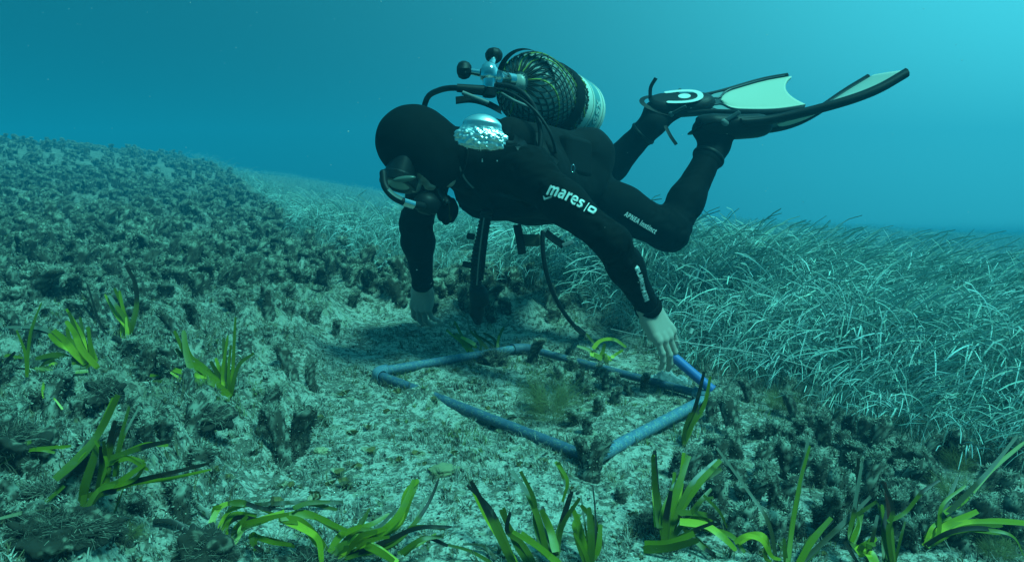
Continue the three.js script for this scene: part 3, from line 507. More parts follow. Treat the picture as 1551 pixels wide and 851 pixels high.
{ // inflator hose with its strap and mouthpiece, hanging in front of the chest
  const root = thing('inflator_hose', 'thick black inflator hose hanging upright beside the bent right arm', 'inflator hose', at(722, 480, 2.06));
  const A = at(738, 318, 1.9), B = at(722, 395, 1.96), C = at(721, 452, 2.02), len = A.distanceTo(C);
  const cur = new THREE.CatmullRomCurve3([A, mid(A, B), B, C]);
  const tg = new THREE.TubeGeometry(cur, 120, 0.017, 14); const tp = tg.attributes.position, tn = tg.attributes.normal; for (let i = 0; i < tp.count; i++) { const k = Math.floor(i / 15), s = 0.0016 * Math.sin(k * 1.26); tp.setXYZ(i, tp.getX(i) + tn.getX(i) * s, tp.getY(i) + tn.getY(i) * s, tp.getZ(i) + tn.getZ(i) * s); } tg.computeVertexNormals();
  part('corrugated_hose', tg, rubber, root);
  part('strap', strip([at(741, 322, 1.89), at(737, 350, 1.9), at(733, 385, 1.92), at(729, 425, 1.96)], () => 0.013, TOC.clone().addScaledVector(RTC, 0.4), 16), nylon, root);
  part('strap_edging', strip([at(733, 330, 1.87), at(729, 360, 1.88), at(725, 395, 1.92), at(722, 432, 1.97)], () => 0.0045, TOC, 16), greyTrim, root);
  for (const [x, y, w] of [[713, 358, 0.024], [708, 401, 0.03]]) { const g = new RoundedBoxGeometry(w, 0.018, 0.016, 2, 0.004); g.applyMatrix4(basis(at(x, y, 1.94), RTC.clone().addScaledVector(UPC, -0.2).normalize(), UPC.clone().addScaledVector(RTC, 0.2).normalize(), TOC)); part('clip', g, rubber, root); }
  const [l, h] = bounds([at(722, 440, 2.02), at(722, 485, 2.05)], 0.08);
  part('mouthpiece', surfaceNet(blend([cap(at(722, 440, 2.01), at(722, 472, 2.05), 0.024, 0.02), cap(at(728, 448, 2.01), at(732, 456, 2.02), 0.022, 0.018), cap(at(722, 472, 2.05), at(724, 486, 2.06), 0.019, 0.014)], 0.02), l, h, 0.005), rubber, root);
}
// ---------------------------------------------------------------- exhaled air bubble
{
  const b = thing('air_bubble', 'shiny silver air bubble rising beside the diver\u2019s shoulder and hood', 'air bubble', at(729, 226, 1.66));
  const silver = new THREE.MeshStandardMaterial({ color: col(0.92, 0.95, 0.95), metalness: 1, roughness: 0.34 });
  const c = at(729, 203, 1.66), g = new THREE.IcosahedronGeometry(1, 36); const p = g.attributes.position;
  for (let i = 0; i < p.count; i++) { let x = p.getX(i), y = p.getY(i), z = p.getZ(i); const low = sstep(-y, -0.45, 0.15), n = N3(x * 5, y * 5, z * 5) * 0.16 + N3(x * 11, y * 11, z * 11) * 0.09 + N3(x * 23, y * 23, z * 23) * 0.035; const s = 1 + low * n; x *= s; z *= s; y *= s; if (y < -0.62) y = -0.62 + (y + 0.62) * 0.35; const gr = 1 - 0.1 * sstep(y, -0.1, 0.22) * sstep(-y, -0.62, -0.3); x *= gr; z *= gr * gr; p.setXYZ(i, x * 0.058 + 0.006 * low * x, y * 0.05, z * 0.03); }
  const mg = mergeVertices((g.deleteAttribute('uv'), g.deleteAttribute('normal'), g)); mg.computeVertexNormals(); mg.applyMatrix4(basis(c, RTC.clone().addScaledVector(UPC, -0.12).normalize(), UPC.clone().addScaledVector(RTC, 0.12).normalize(), TOC)); part('bubble_skin', mg, silver, b);
  for (let i = 0; i < 9; i++) { const s = new THREE.SphereGeometry(rr(0.0008, 0.0022), 8, 6), q = at(rr(694, 768), rr(222, 245), 1.66 + rr(-0.02, 0.02)); s.translate(q.x, q.y, q.z); part('small_bubble', s, silver, b); }
}
// ---------------------------------------------------------------- fins
function fin(label, heel, tip, latv, bendUp, curve, Lp, opts) {
  const X = tip.clone().sub(heel), L = X.length(); X.normalize(); const Zl = latv.clone().addScaledVector(X, -latv.dot(X)).normalize(), Y = Zl.clone().cross(X).normalize();
  const root = thing('swim_fin', label, 'swim fin', heel, 'pair of swim fins on the diver');
  const cy = (x) => curve(Math.max(0, x / L));                                       // lift of the centre line
  const M = basis(heel, X, Y, Zl);
  const put = (g) => { const p = g.attributes.position; for (let i = 0; i < p.count; i++) p.setY(i, p.getY(i) + cy(p.getX(i)) + p.getZ(i) * opts.twist(Math.max(0, p.getX(i) / L))); g.computeVertexNormals(); g.applyMatrix4(M); return g; };
  const half = (x) => lerp(0.052, 0.116, sstep(x, Lp * 0.8, L * 0.9));
  // foot pocket: a flattened sleeve, open at the heel
  const pk = blend([cap(V(0.02, 0, 0), V(Lp, 0.0, 0), 0.046, 0.04), cap(V(0.05, 0.005, 0.02), V(Lp * 0.9, 0.0, 0.022), 0.034, 0.03), cap(V(0.05, 0.005, -0.02), V(Lp * 0.9, 0.0, -0.022), 0.034, 0.03)], 0.03);
  const pockSDF = (x, y, z) => Math.max(pk(x, y * 1.12, z), -(Math.hypot(y * 1.25, z * 0.9) - 0.033 + Math.max(0, x - 0.09) * 0.4), -x - 0.005, -y - 0.04, y - 0.04);
  const pocket = surfaceNet(pockSDF, V(-0.02, -0.06, -0.08), V(Lp + 0.06, 0.06, 0.08), 0.0055); part('foot_pocket', put(pocket), rubber, root);
  // blade: dark border, pale flexible panel
  const grid = (x0, x1, w0, w1, thick, nx, nz, notch, crown) => { const P = [], I = [], U = []; for (let s = 0; s < 2; s++) for (let i = 0; i <= nx; i++) for (let j = 0; j <= nz; j++) { const t = i / nx, k = j / nz * 2 - 1; let x = lerp(x0, x1, t); const wl = lerp(w0(x), w1(x), j / nz); if (notch) x -= notch * t * t * t * (1 - k * k); P.push(x, (s ? -1 : 1) * thick / 2 + 0.006 * (1 - k * k) * (crown ? 1 : sstep(t, 0, 0.6)), wl); U.push(t, k); } const st = (nx + 1) * (nz + 1); for (let s = 0; s < 2; s++) for (let i = 0; i < nx; i++) for (let j = 0; j < nz; j++) { const a = s * st + i * (nz + 1) + j, b = a + 1, c = a + nz + 1, d = c + 1; if (s) I.push(a, c, b, b, c, d); else I.push(a, b, c, b, d, c); }
    const ed = (a, b) => I.push(a, b, a + st, b, b + st, a + st); for (let i = 0; i < nx; i++) { ed(i * (nz + 1), (i + 1) * (nz + 1)); ed(i * (nz + 1) + nz, (i + 1) * (nz + 1) + nz); } for (let j = 0; j < nz; j++) { ed(j, j + 1); ed(nx * (nz + 1) + j, nx * (nz + 1) + j + 1); }
    const g = new THREE.BufferGeometry(); g.setAttribute('position', new THREE.Float32BufferAttribute(P, 3)); g.setAttribute('uv', new THREE.Float32BufferAttribute(U, 2)); g.setIndex(I); return g; };
  const b0 = Lp * 0.82;
  part('blade', put(grid(b0, L, (x) => -half(x), half, 0.005, 26, 12, opts.notch)), std(col(0.035, 0.06, 0.065), 0.4), root);
  const oval = (x) => { const t = clamp((x - Lp * 1.28) / (L - Lp * 1.28), 0, 1); return Math.min(half(x) - 0.018, 0.098 * Math.sqrt(1 - (1 - Math.min(1, t * 1.25)) ** 2)); };
  part('blade_panel', put(grid(Lp * 1.28, L + 0.004, (x) => -oval(x), oval, 0.012, 26, 12, opts.notch, true)), std(opts.panel, 0.4), root);
  for (const s of [1, -1]) {
    const rail = []; for (let i = 0; i <= 16; i++) { const x = lerp(Lp * 0.62, L - 0.005, i / 16); rail.push(V(x, 0.0, s * Math.max(0.046, half(x)))); }
    part('side_rail', put(new THREE.TubeGeometry(new THREE.CatmullRomCurve3(rail), 40, opts.rail, 8)), rubber, root);
    const rib = []; for (let i = 0; i <= 12; i++) { const x = lerp(Lp * 1.02, L - 0.02, i / 12); rib.push(V(x, 0.006, s * (oval(Math.max(x, Lp * 1.29)) + 0.009 - 0.0 * i))); } part('blade_rib', put(new THREE.TubeGeometry(new THREE.CatmullRomCurve3(rib), 40, 0.0042, 8)), std(col(0.03, 0.05, 0.055), 0.35), root);
    const vent = []; for (let i = 0; i <= 8; i++) vent.push(V(lerp(Lp * 1.03, Lp * 1.45, i / 8), 0.005, s * lerp(0.014, 0.058, i / 8))); part('vent_strip', put(strip(vent, (t) => 0.008 + 0.03 * Math.sin(t * 3.1), V(0, 1, 0), 12, null, 0)), std(col(0.22, 0.34, 0.36), 0.4), root);
    // strap, its buckle and its loose end
    const post = new THREE.SphereGeometry(0.013, 14, 10); post.scale(1, 1, 0.6); post.translate(0.07, 0.0, s * 0.056); part('buckle', put(post), greyTrim, root);
    const lev = new RoundedBoxGeometry(0.06, 0.013, 0.009, 2, 0.004); lev.rotateZ(0.5); lev.translate(0.1, 0.02, s * 0.058); part('buckle_lever', put(lev), std(col(0.05, 0.07, 0.075), 0.35), root);
  }
  const loop = []; for (let i = 0; i <= 16; i++) { const a = -1.57 + 3.14 * i / 16; loop.push(V(0.065 - 0.1 * Math.cos(a), 0.0 + opts.sag * Math.cos(a), 0.056 * Math.sin(a))); } part('heel_strap', put(strip(loop, () => 0.02, V(0.1, 1, 0), 30, null, 0)), rubber, root);
  for (const e of opts.ends) part('strap_end', strip(e, () => 0.014, TOC.clone().addScaledVector(UPC, 0.2), 10, null, 0.05), rubber, root);
  if (opts.emblem) { // white outline and oval printed on the pocket's sole
    const sole = (x, z) => { let y = 0.07; for (let i = 0; i < 40; i++) { const d = pk(x, y * 1.12, z); if (d < 0.0004 || y <= 0.0395) break; y -= Math.max(d * 0.6, 0.0004); } return Math.max(0.0395, Math.min(y, 0.04)) + 0.0008; };
    const flat = (sh) => { const g = new THREE.ExtrudeGeometry(sh, { depth: 0.0012, bevelEnabled: false, curveSegments: 26 }); const p = g.attributes.position; for (let i = 0; i < p.count; i++) { const x = p.getX(i), z = p.getY(i); p.setXYZ(i, x, sole(x, z) + p.getZ(i), z); } return put(g); };
    const U = new THREE.Shape(); U.moveTo(0.06, 0.04); U.bezierCurveTo(0.12, 0.052, 0.2, 0.05, 0.2, 0.0); U.bezierCurveTo(0.2, -0.05, 0.12, -0.052, 0.06, -0.04); U.bezierCurveTo(0.05, -0.034, 0.055, -0.026, 0.066, -0.026); U.bezierCurveTo(0.12, -0.036, 0.178, -0.034, 0.178, 0); U.bezierCurveTo(0.178, 0.034, 0.12, 0.036, 0.066, 0.026); U.bezierCurveTo(0.055, 0.026, 0.05, 0.034, 0.06, 0.04);
    part('sole_emblem', flat(U), whitePrint, root); const O = new THREE.Shape(); O.absellipse(0.128, 0, 0.024, 0.017, 0, 6.283); part('sole_emblem', flat(O), whitePrint, root);
  }
  return root;
}
fin('far swim fin with a white oval emblem and wide pale panel facing the camera', at(986, 162, 2.62), at(1208, 138, 2.56), at(1206, 164, 2.49).sub(at(1186, 108, 2.66)), 0, (t) => -0.012 * Math.sin(t * 3.1), 0.21,
  { panel: col(0.72, 0.68, 0.54), emblem: true, rail: 0.010, notch: 0.045, twist: () => 0, sag: 0.03, ends: [[at(985, 150, 2.6), at(986, 132, 2.59), at(994, 118, 2.58)], [at(1008, 190, 2.58), at(1016, 206, 2.57), at(1025, 219, 2.57)]] });
fin('near swim fin seen edge on with its blade curving up to the right', at(1060, 193, 2.30), at(1346, 113, 2.26), TOC.clone().addScaledVector(RTC, 0.1), 0, (t) => -0.06 * Math.sin(t * 3.1416), 0.2,
  { panel: col(0.58, 0.56, 0.46), emblem: false, rail: 0.0155, notch: 0.012, twist: (t) => lerp(0.12, -0.19, sstep(t, 0.38, 0.9)), sag: -0.01, ends: [] });
// ---------------------------------------------------------------- pipe frame on the sand
{
  const sl = tileNoise(14, 91), sl2 = tileNoise(60, 92), silt = tex(256, (u, v) => { const q = sstep(0.6 * sl(u, v) + 0.4 * sl2(u, v), 0.55, 0.72), k = 0.85 + 0.3 * (sl2(v, u) - 0.5); return [lerp(0.62, 0.95, q) * k, lerp(0.7, 0.92, q) * k, lerp(0.78, 0.8, q) * k]; }, true); silt.repeat.set(6, 1);
  const pvc = std(col(0.42, 0.60, 0.70), 0.55, { map: silt }), pvcDark = std(col(0.24, 0.34, 0.42), 0.6, { map: silt }), blue = std(col(0.05, 0.15, 0.44), 0.45);
  const on = (x, y, h = 0.012) => { const p = planeAt(x, y); let g = 0; for (const [a, b] of [[0, 0], [0.05, 0], [-0.05, 0], [0, 0.05], [0, -0.05]]) g += ground(p.x + a, p.z + b) / 5; const q = p.clone(); q.y = g + h; return q; };
  const Lc = on(563, 562, 0.02), Nc = on(898, 692, 0.016), Rc = on(1076, 604, 0.02), Fc = on(792, 528, 0.02);
  const root = thing('pipe_frame', 'square frame of grey blue plastic pipes lying on the sand under the diver', 'pipe frame', mid(Lc, Rc));
  const pipe = (a, b, r, m, lab) => { const q = []; for (let i = 0; i <= 4; i++) q.push(mid(a, b, i / 4)); const g = new THREE.TubeGeometry(new THREE.CatmullRomCurve3(q), 8, r, 18); const inner = new THREE.TubeGeometry(new THREE.CatmullRomCurve3(q), 8, r * 0.82, 14); const rings = []; for (const [c, d] of [[a, b], [b, a]]) { const rg = new THREE.RingGeometry(r * 0.8, r, 18); rg.applyQuaternion(new THREE.Quaternion().setFromUnitVectors(V(0, 0, 1), c.clone().sub(d).normalize())); rg.translate(c.x, c.y, c.z); rings.push(rg); } return part('pipe', merge([g, inner, ...rings]), m, root, lab); };
  const elbow = (c, a, b, r, m) => { const d1 = a.clone().sub(c).normalize(), d2 = b.clone().sub(c).normalize(), e = 0.045; part('elbow_joint', merge([new THREE.TubeGeometry(new THREE.QuadraticBezierCurve3(c.clone().addScaledVector(d1, e), c.clone(), c.clone().addScaledVector(d2, e)), 12, r, 16), ...[[d1, e], [d2, e]].map(([d, k]) => { const t = new THREE.TorusGeometry(r, 0.0016, 6, 18); t.applyQuaternion(new THREE.Quaternion().setFromUnitVectors(V(0, 0, 1), d)); const p = c.clone().addScaledVector(d, k); t.translate(p.x, p.y, p.z); return t; })]), m, root); };
  const d = (a, b, k) => a.clone().addScaledVector(b.clone().sub(a).normalize(), k);
  pipe(d(Lc, Nc, 0.045), d(Nc, Lc, 0.015), 0.0125, pvcDark); pipe(d(Lc, Fc, 0.045), d(Fc, Lc, 0.03), 0.0125, pvc);
  pipe(d(Nc, Rc, 0.012), d(Rc, Nc, 0.045), 0.0145, pvc); pipe(d(Rc, Fc, 0.045), d(Fc, Rc, 0.03), 0.0115, pvcDark);
  elbow(Lc, Nc, Fc, 0.0165, pvc); elbow(Rc, Nc, Fc, 0.0165, pvc); elbow(Fc, Lc, Rc, 0.0165, pvcDark);
  const bt = thing('blue_pipe', 'bright blue plastic pipe held in the hand beside the frame', 'pipe', Rc); const h0 = at(1012, 533, 1.85), h1 = Rc.clone().add(V(0.004, 0.02, 0.0)); part('tube', (() => { const g = rod(h0, h1, 0.0135, 0.0135, 20); return g; })(), blue, bt); part('rim', (() => { const t = new THREE.TorusGeometry(0.0135, 0.002, 6, 20); t.applyQuaternion(new THREE.Quaternion().setFromUnitVectors(V(0, 0, 1), h1.clone().sub(h0).normalize())); t.translate(h1.x, h1.y, h1.z); return t; })(), blue, bt);
  // crumpled clear film beside the hand
  const cg = new THREE.PlaneGeometry(1, 1, 40, 40), cp = cg.attributes.position, c0 = groundAt(1012, 586);
  for (let i = 0; i < cp.count; i++) { const u = cp.getX(i) + 0.5, v = cp.getY(i) + 0.5; const e = 0.75 + 0.25 * N3(Math.cos(Math.atan2(v - 0.5, u - 0.5)) * 2, Math.sin(Math.atan2(v - 0.5, u - 0.5)) * 2, 1); const x = (u - 0.5) * 0.15 * e, z = (v - 0.5) * 0.11 * e; cp.setXYZ(i, c0.x + x + 0.2 * z, ground(c0.x + x, c0.z + z) + 0.014 + 0.022 * Math.abs(N3(u * 4, v * 4, 2)) + 0.012 * N3(u * 9, v * 9, 5) + 0.03 * sstep(v, 0.8, 0.1) * (1 - Math.abs(u - 0.4)), c0.z + z); }
  cg.computeVertexNormals(); solo('plastic_film', cg, new THREE.MeshPhysicalMaterial({ color: col(0.6, 0.66, 0.66), roughness: 0.55, transmission: 0.55, thickness: 0, side: THREE.DoubleSide }), 'crumpled translucent plastic film on the seabed under the hand', 'plastic film');
  const ln = [at(1022, 516, 1.84), at(1090, 526, 1.88), at(1160, 538, 1.9), at(1250, 563, 1.84)]; const ln2 = [at(925, 498, 2.2), at(970, 508, 2.05), at(1004, 512, 1.9)];
  const lt = thing('marker_line', 'thin pale string stretched from the hand into the seagrass', 'string', ln[0]); part('line', merge([tube(ln, 0.0011, 40, 5), tube(ln2, 0.0011, 30, 5)]), std(col(0.55, 0.55, 0.5), 0.8), lt);
  solo('peg', merge([rod(at(1046, 505, 1.9), at(1049, 497, 1.9), 0.005, 0.006)]), std(col(0.7, 0.7, 0.62), 0.7), 'short pale peg beside the hand at the meadow edge', 'peg');
}
// ---------------------------------------------------------------- dead seagrass stumps
const stumpMat = std(col(1, 1, 1), 1, { vertexColors: true });
function stumpShape(h, r, knob, fuzz, silt) {
  const gs = [], g = new THREE.CylinderGeometry(r, r * 1.15, h, 18, 13, false), p = g.attributes.position, ox = rr(0, 90), bx = rr(-0.35, 0.35) * h, bz = rr(-0.35, 0.35) * h, C = [];
  const wob = (a, t) => 1 + 0.28 * N3(ox + Math.cos(a) * 1.2, t * 2.4, Math.sin(a) * 1.2) + 0.34 * N3(ox + Math.cos(a) * 2.8, t * 6, Math.sin(a) * 2.8) + 0.2 * N3(ox + Math.cos(a) * 7, t * 15, Math.sin(a) * 7) + knob * sstep(t, 0.5, 0.92);
  for (let i = 0; i < p.count; i++) {
    let x = p.getX(i), y = p.getY(i) + h / 2, z = p.getZ(i); const t = y / h, a = Math.atan2(z, x), R0 = Math.hypot(x, z);
    const s = (t > 0.98 ? 0.7 : 1) * wob(a, t); x *= s; z *= s; if (t > 0.98) y += r * (0.55 * (1 - R0 / r) + 0.5 * N3(ox + x * 90, 3, z * 90));
    x += bx * t * t; z += bz * t * t; p.setXYZ(i, x, y - 0.014, z);
    const q = sstep(N3(ox + x * 70, y * 70, z * 70) + 0.5 * N3(ox + x * 190, y * 190, z * 190) + silt * (t > 0.85 ? 1 : 0.25), 0.05, 0.5), c = [0.045, 0.04, 0.027], d = [0.31, 0.32, 0.25]; C.push(...c.map((v, k) => lerp(v, d[k], q)));
  }
  const gg = mergeVertices((g.deleteAttribute('uv'), g.deleteAttribute('normal'), g.setAttribute('color', new THREE.Float32BufferAttribute(C, 3)), g), 1e-5); gg.computeVertexNormals(); gs.push(gg);
  const FP = [], FC = [];
  for (let i = 0; i < fuzz; i++) { // short fine hairs and crumbs of turf on it
    const t = rnd() < 0.4 ? rr(0.86, 1) : rnd() * 0.86, a = rr(0, 6.283), top = t > 0.84, rad = r * wob(a, t) * (top ? Math.sqrt(rnd()) : 0.97), b = V(Math.cos(a) * rad + bx * t * t, t * h - 0.016 + (top ? r * 0.35 : 0), Math.sin(a) * rad + bz * t * t);
    const L = rr(0.003, 0.0085), d = V(Math.cos(a) + rr(-0.8, 0.8), rr(-0.6, 0.9) + (top ? 0.7 : 0), Math.sin(a) + rr(-0.8, 0.8)).normalize(), e = b.clone().addScaledVector(d, L), sd = V(rr(-1, 1), rr(-1, 1), rr(-1, 1)).cross(d).normalize().multiplyScalar(rr(0.0005, 0.0012)), m = b.clone().lerp(e, 0.55).add(V(rr(-1, 1), rr(-1, 1), rr(-1, 1)).multiplyScalar(0.001));
    FP.push(b.x - sd.x, b.y - sd.y, b.z - sd.z, m.x + sd.x, m.y + sd.y, m.z + sd.z, m.x - sd.x, m.y - sd.y, m.z - sd.z, m.x - sd.x, m.y - sd.y, m.z - sd.z, m.x + sd.x, m.y + sd.y, m.z + sd.z, e.x, e.y, e.z);
    const l = rnd() < (top ? 0.85 : 0.22) ? rr(0.26, 0.46) : rr(0.03, 0.09); for (let k = 0; k < 6; k++) FC.push(l, l * 0.97, l * 0.74);
  }
  const fg = new THREE.BufferGeometry(); fg.setAttribute('position', new THREE.Float32BufferAttribute(FP, 3)); fg.setAttribute('color', new THREE.Float32BufferAttribute(FC, 3)); fg.computeVertexNormals(); gs.push(fg);
  return merge(gs, true);
}
const stumpGeos = []; for (let i = 0; i < 16; i++) stumpGeos.push(stumpShape(rr(0.042, 0.078), rr(0.0095, 0.0135), rr(0.0, 0.35), 640, rr(0.0, 0.55)));
const tallGeos = []; for (let i = 0; i < 5; i++) tallGeos.push(stumpShape(rr(0.075, 0.1), rr(0.0115, 0.0155), rr(0.05, 0.35), 1000, rr(0, 0.4)));
let stumpCount = 0;
function stump(p, s, tall, label, group, tiltX = rr(-0.3, 0.3), tiltZ = rr(-0.3, 0.3)) {
  const m = new THREE.Mesh(pick(tall ? tallGeos : stumpGeos), stumpMat); m.name = numbered('seagrass_stump'); m.castShadow = m.receiveShadow = true;
  m.position.copy(p); m.rotation.set(tiltX, rr(0, 6.28), tiltZ); m.scale.set(s * rr(0.9, 1.15), s * rr(0.85, 1.2), s * rr(0.9, 1.15)); scene.add(m); stumpCount++;
  return tag(m, label, 'stump', group);
}
{
  const marked = [
    [894, 726, 1.15, 1, 'tall dark encrusted stump standing before the near corner of the pipe frame'], [886, 706, 0.8, 1, 'shorter dark stump just behind the tall one at the near frame corner'],
    [822, 626, 1.25, 1, 'dark stump wrapped in a brown filament cloud inside the frame', 0.1, -0.35],
    [441, 574, 1.15, 1, 'dark knobbly stump rising from the sand left of the frame'], [474, 590, 0.9, 1, 'dark lumpy stump leaning right, left of the frame', 0.1, -0.7],
    [432, 700, 1.2, 1, 'thick dark stump on the open sand, left one of a close pair'], [448, 690, 1.35, 1, 'thick dark stump with green top, right one of a close pair'], [398, 660, 1.1, 1, 'broad dark stump beside the green clump left of the sand'],
    [1206, 640, 1.0, 1, 'tall pale topped stump rising highest at the meadow edge'], [1248, 672, 1.05, 1, 'stout stump tilted right below the meadow edge', 0.1, -0.5], [1197, 690, 1.0, 1, 'bent dark stump with a round pale knob on the right'],
    [1133, 780, 1.05, 1, 'dark stump forked with a lying one on the right'], [1178, 770, 1.0, 1, 'upright dark stump between two lying stalks on the right'], [1326, 800, 1.1, 1, 'tall dark stump behind the red brown leaf at the bottom right'], [1398, 795, 1.0, 1, 'dark stump beside the bright leaves at the bottom right'],
    [1333, 700, 1.2, 1, 'broad dark stump just below the grass on the right'], [1420, 735, 1.1, 1, 'bulky dark stump under a yellowish tuft on the right'], [806, 548, 1.0, 1, 'pale grey stump at the far corner of the frame'], [1078, 640, 1.0, 1, 'mossy stump just right of the frame corner under the blue pipe'],
    [407, 480, 1.25, 1, 'tall dark stump at the edge of the left bank'],
  ];
  for (const [x, y, s, t, lab, a, b] of marked) stump(groundAt(x, y), s * 0.92, t, lab, null, a ?? rr(-0.12, 0.12), b ?? rr(-0.15, 0.15));
  const rightSpots = [[1115, 664], [1146, 662], [1166, 660], [1137, 608], [1223, 690], [1233, 650], [1153, 700], [1153, 735], [1245, 740], [1091, 750], [1088, 770], [1071, 712], [1367, 745], [1382, 715], [1473, 712], [1500, 706], [1519, 745], [1530, 812], [1420, 785], [1290, 690], [1275, 720], [1302, 745], [1450, 760], [1490, 750], [1350, 780], [1260, 780], [1220, 735], [1190, 610], [1100, 690], [1120, 725], [1064, 760], [1040, 745], [1022, 720], [940, 760], [1480, 815], [1245, 800], [1380, 830], [1180, 820], [1310, 670], [1360, 690], [1440, 695], [1535, 715]];
  for (let k = 0; k < 200 && rightSpots.length < 84; k++) { const x = rr(1060, 1545), y = rr(640, 835), p = planeAt(x, y); if (meadowDepth(p.x, p.z) > -0.02 || rightSpots.some(([a, b]) => Math.hypot(a - x, (b - y) * 1.6) < 17)) continue; rightSpots.push([x, y]); }
  for (const [x, y] of rightSpots) stump(groundAt(x, y), rr(0.8, 1.25), rnd() < 0.2, 'fuzzy dark stump with silty top among the stumps on the right', 'stumps on the right below the meadow');
  const inFrame = [[870, 560], [850, 575], [905, 570], [918, 590], [885, 600], [905, 625], [872, 640], [930, 610], [955, 600], [975, 590], [850, 610], [890, 655], [860, 545], [935, 580], [880, 585]];
  for (const [x, y] of inFrame) stump(groundAt(x, y), rr(0.75, 1.05), false, 'low fuzzy stump crusted with silt inside the pipe frame', 'low stumps inside the pipe frame');
  // the bank of dead stumps on the left: the nearest are built one by one, the rest as a mass
  const far = [], cand = [];
  const dens = [[0.85, 2.2, 400], [2.2, 3.6, 190], [3.6, 5.5, 120], [5.5, 9, 60], [9, 15, 22], [15, 26, 8]];
  for (const [z0, z1, rho] of dens) { const x0 = -1.2 * z1, x1 = 0.35 * z1, n = Math.round((z1 - z0) * (x1 - x0) * rho); for (let i = 0; i < n; i++) { const z = -rr(z0, z1), x = rr(x0, x1);  const b = bankAmount(x, z), md = meadowDepth(x, z); if (md > 0.1 || rnd() > b) continue; if (N3(x * 1.7, 20, z * 1.7) + 0.6 * N3(x * 5.3, 22, z * 5.3) < -0.16 && rnd() < 0.85) continue; cand.push([x, z]); } }
  cand.sort((a, b) => b[1] - a[1]);
  let near = 0;
  cand.forEach(([x, z], i) => { const p = V(x, ground(x, z), z); if (x > 0.84 * z - 0.05 && near++ < 176) stump(p, -z < 2 ? rr(0.6, 1.2) : rr(0.8, 1.6), rnd() < 0.12, 'fuzzy silt crusted stump on the dead bank at the left', 'stumps on the left bank');
    else { const s = rr(0.9, 2.0) * (1 + 0.05 * Math.max(0, -z - 4)), b = rr(0.7, 1.15); far.push([place(p, rr(0, 6.28), s, rr(-0.35, 0.35), rr(-0.35, 0.35)), col(b, b, b * 0.95), Math.floor(rnd() * 16)]); } });
  const mass = new THREE.Group(); mass.name = 'dead_seagrass_mat'; scene.add(mass); tag(mass, 'mat of dead seagrass stumps covering the bank on the left', 'dead seagrass', null, 'stuff');
  instanced('stump_mass', stumpGeos, stumpMat, far, null, null, mass);
  console.log('stumps', stumpCount, far.length);
}
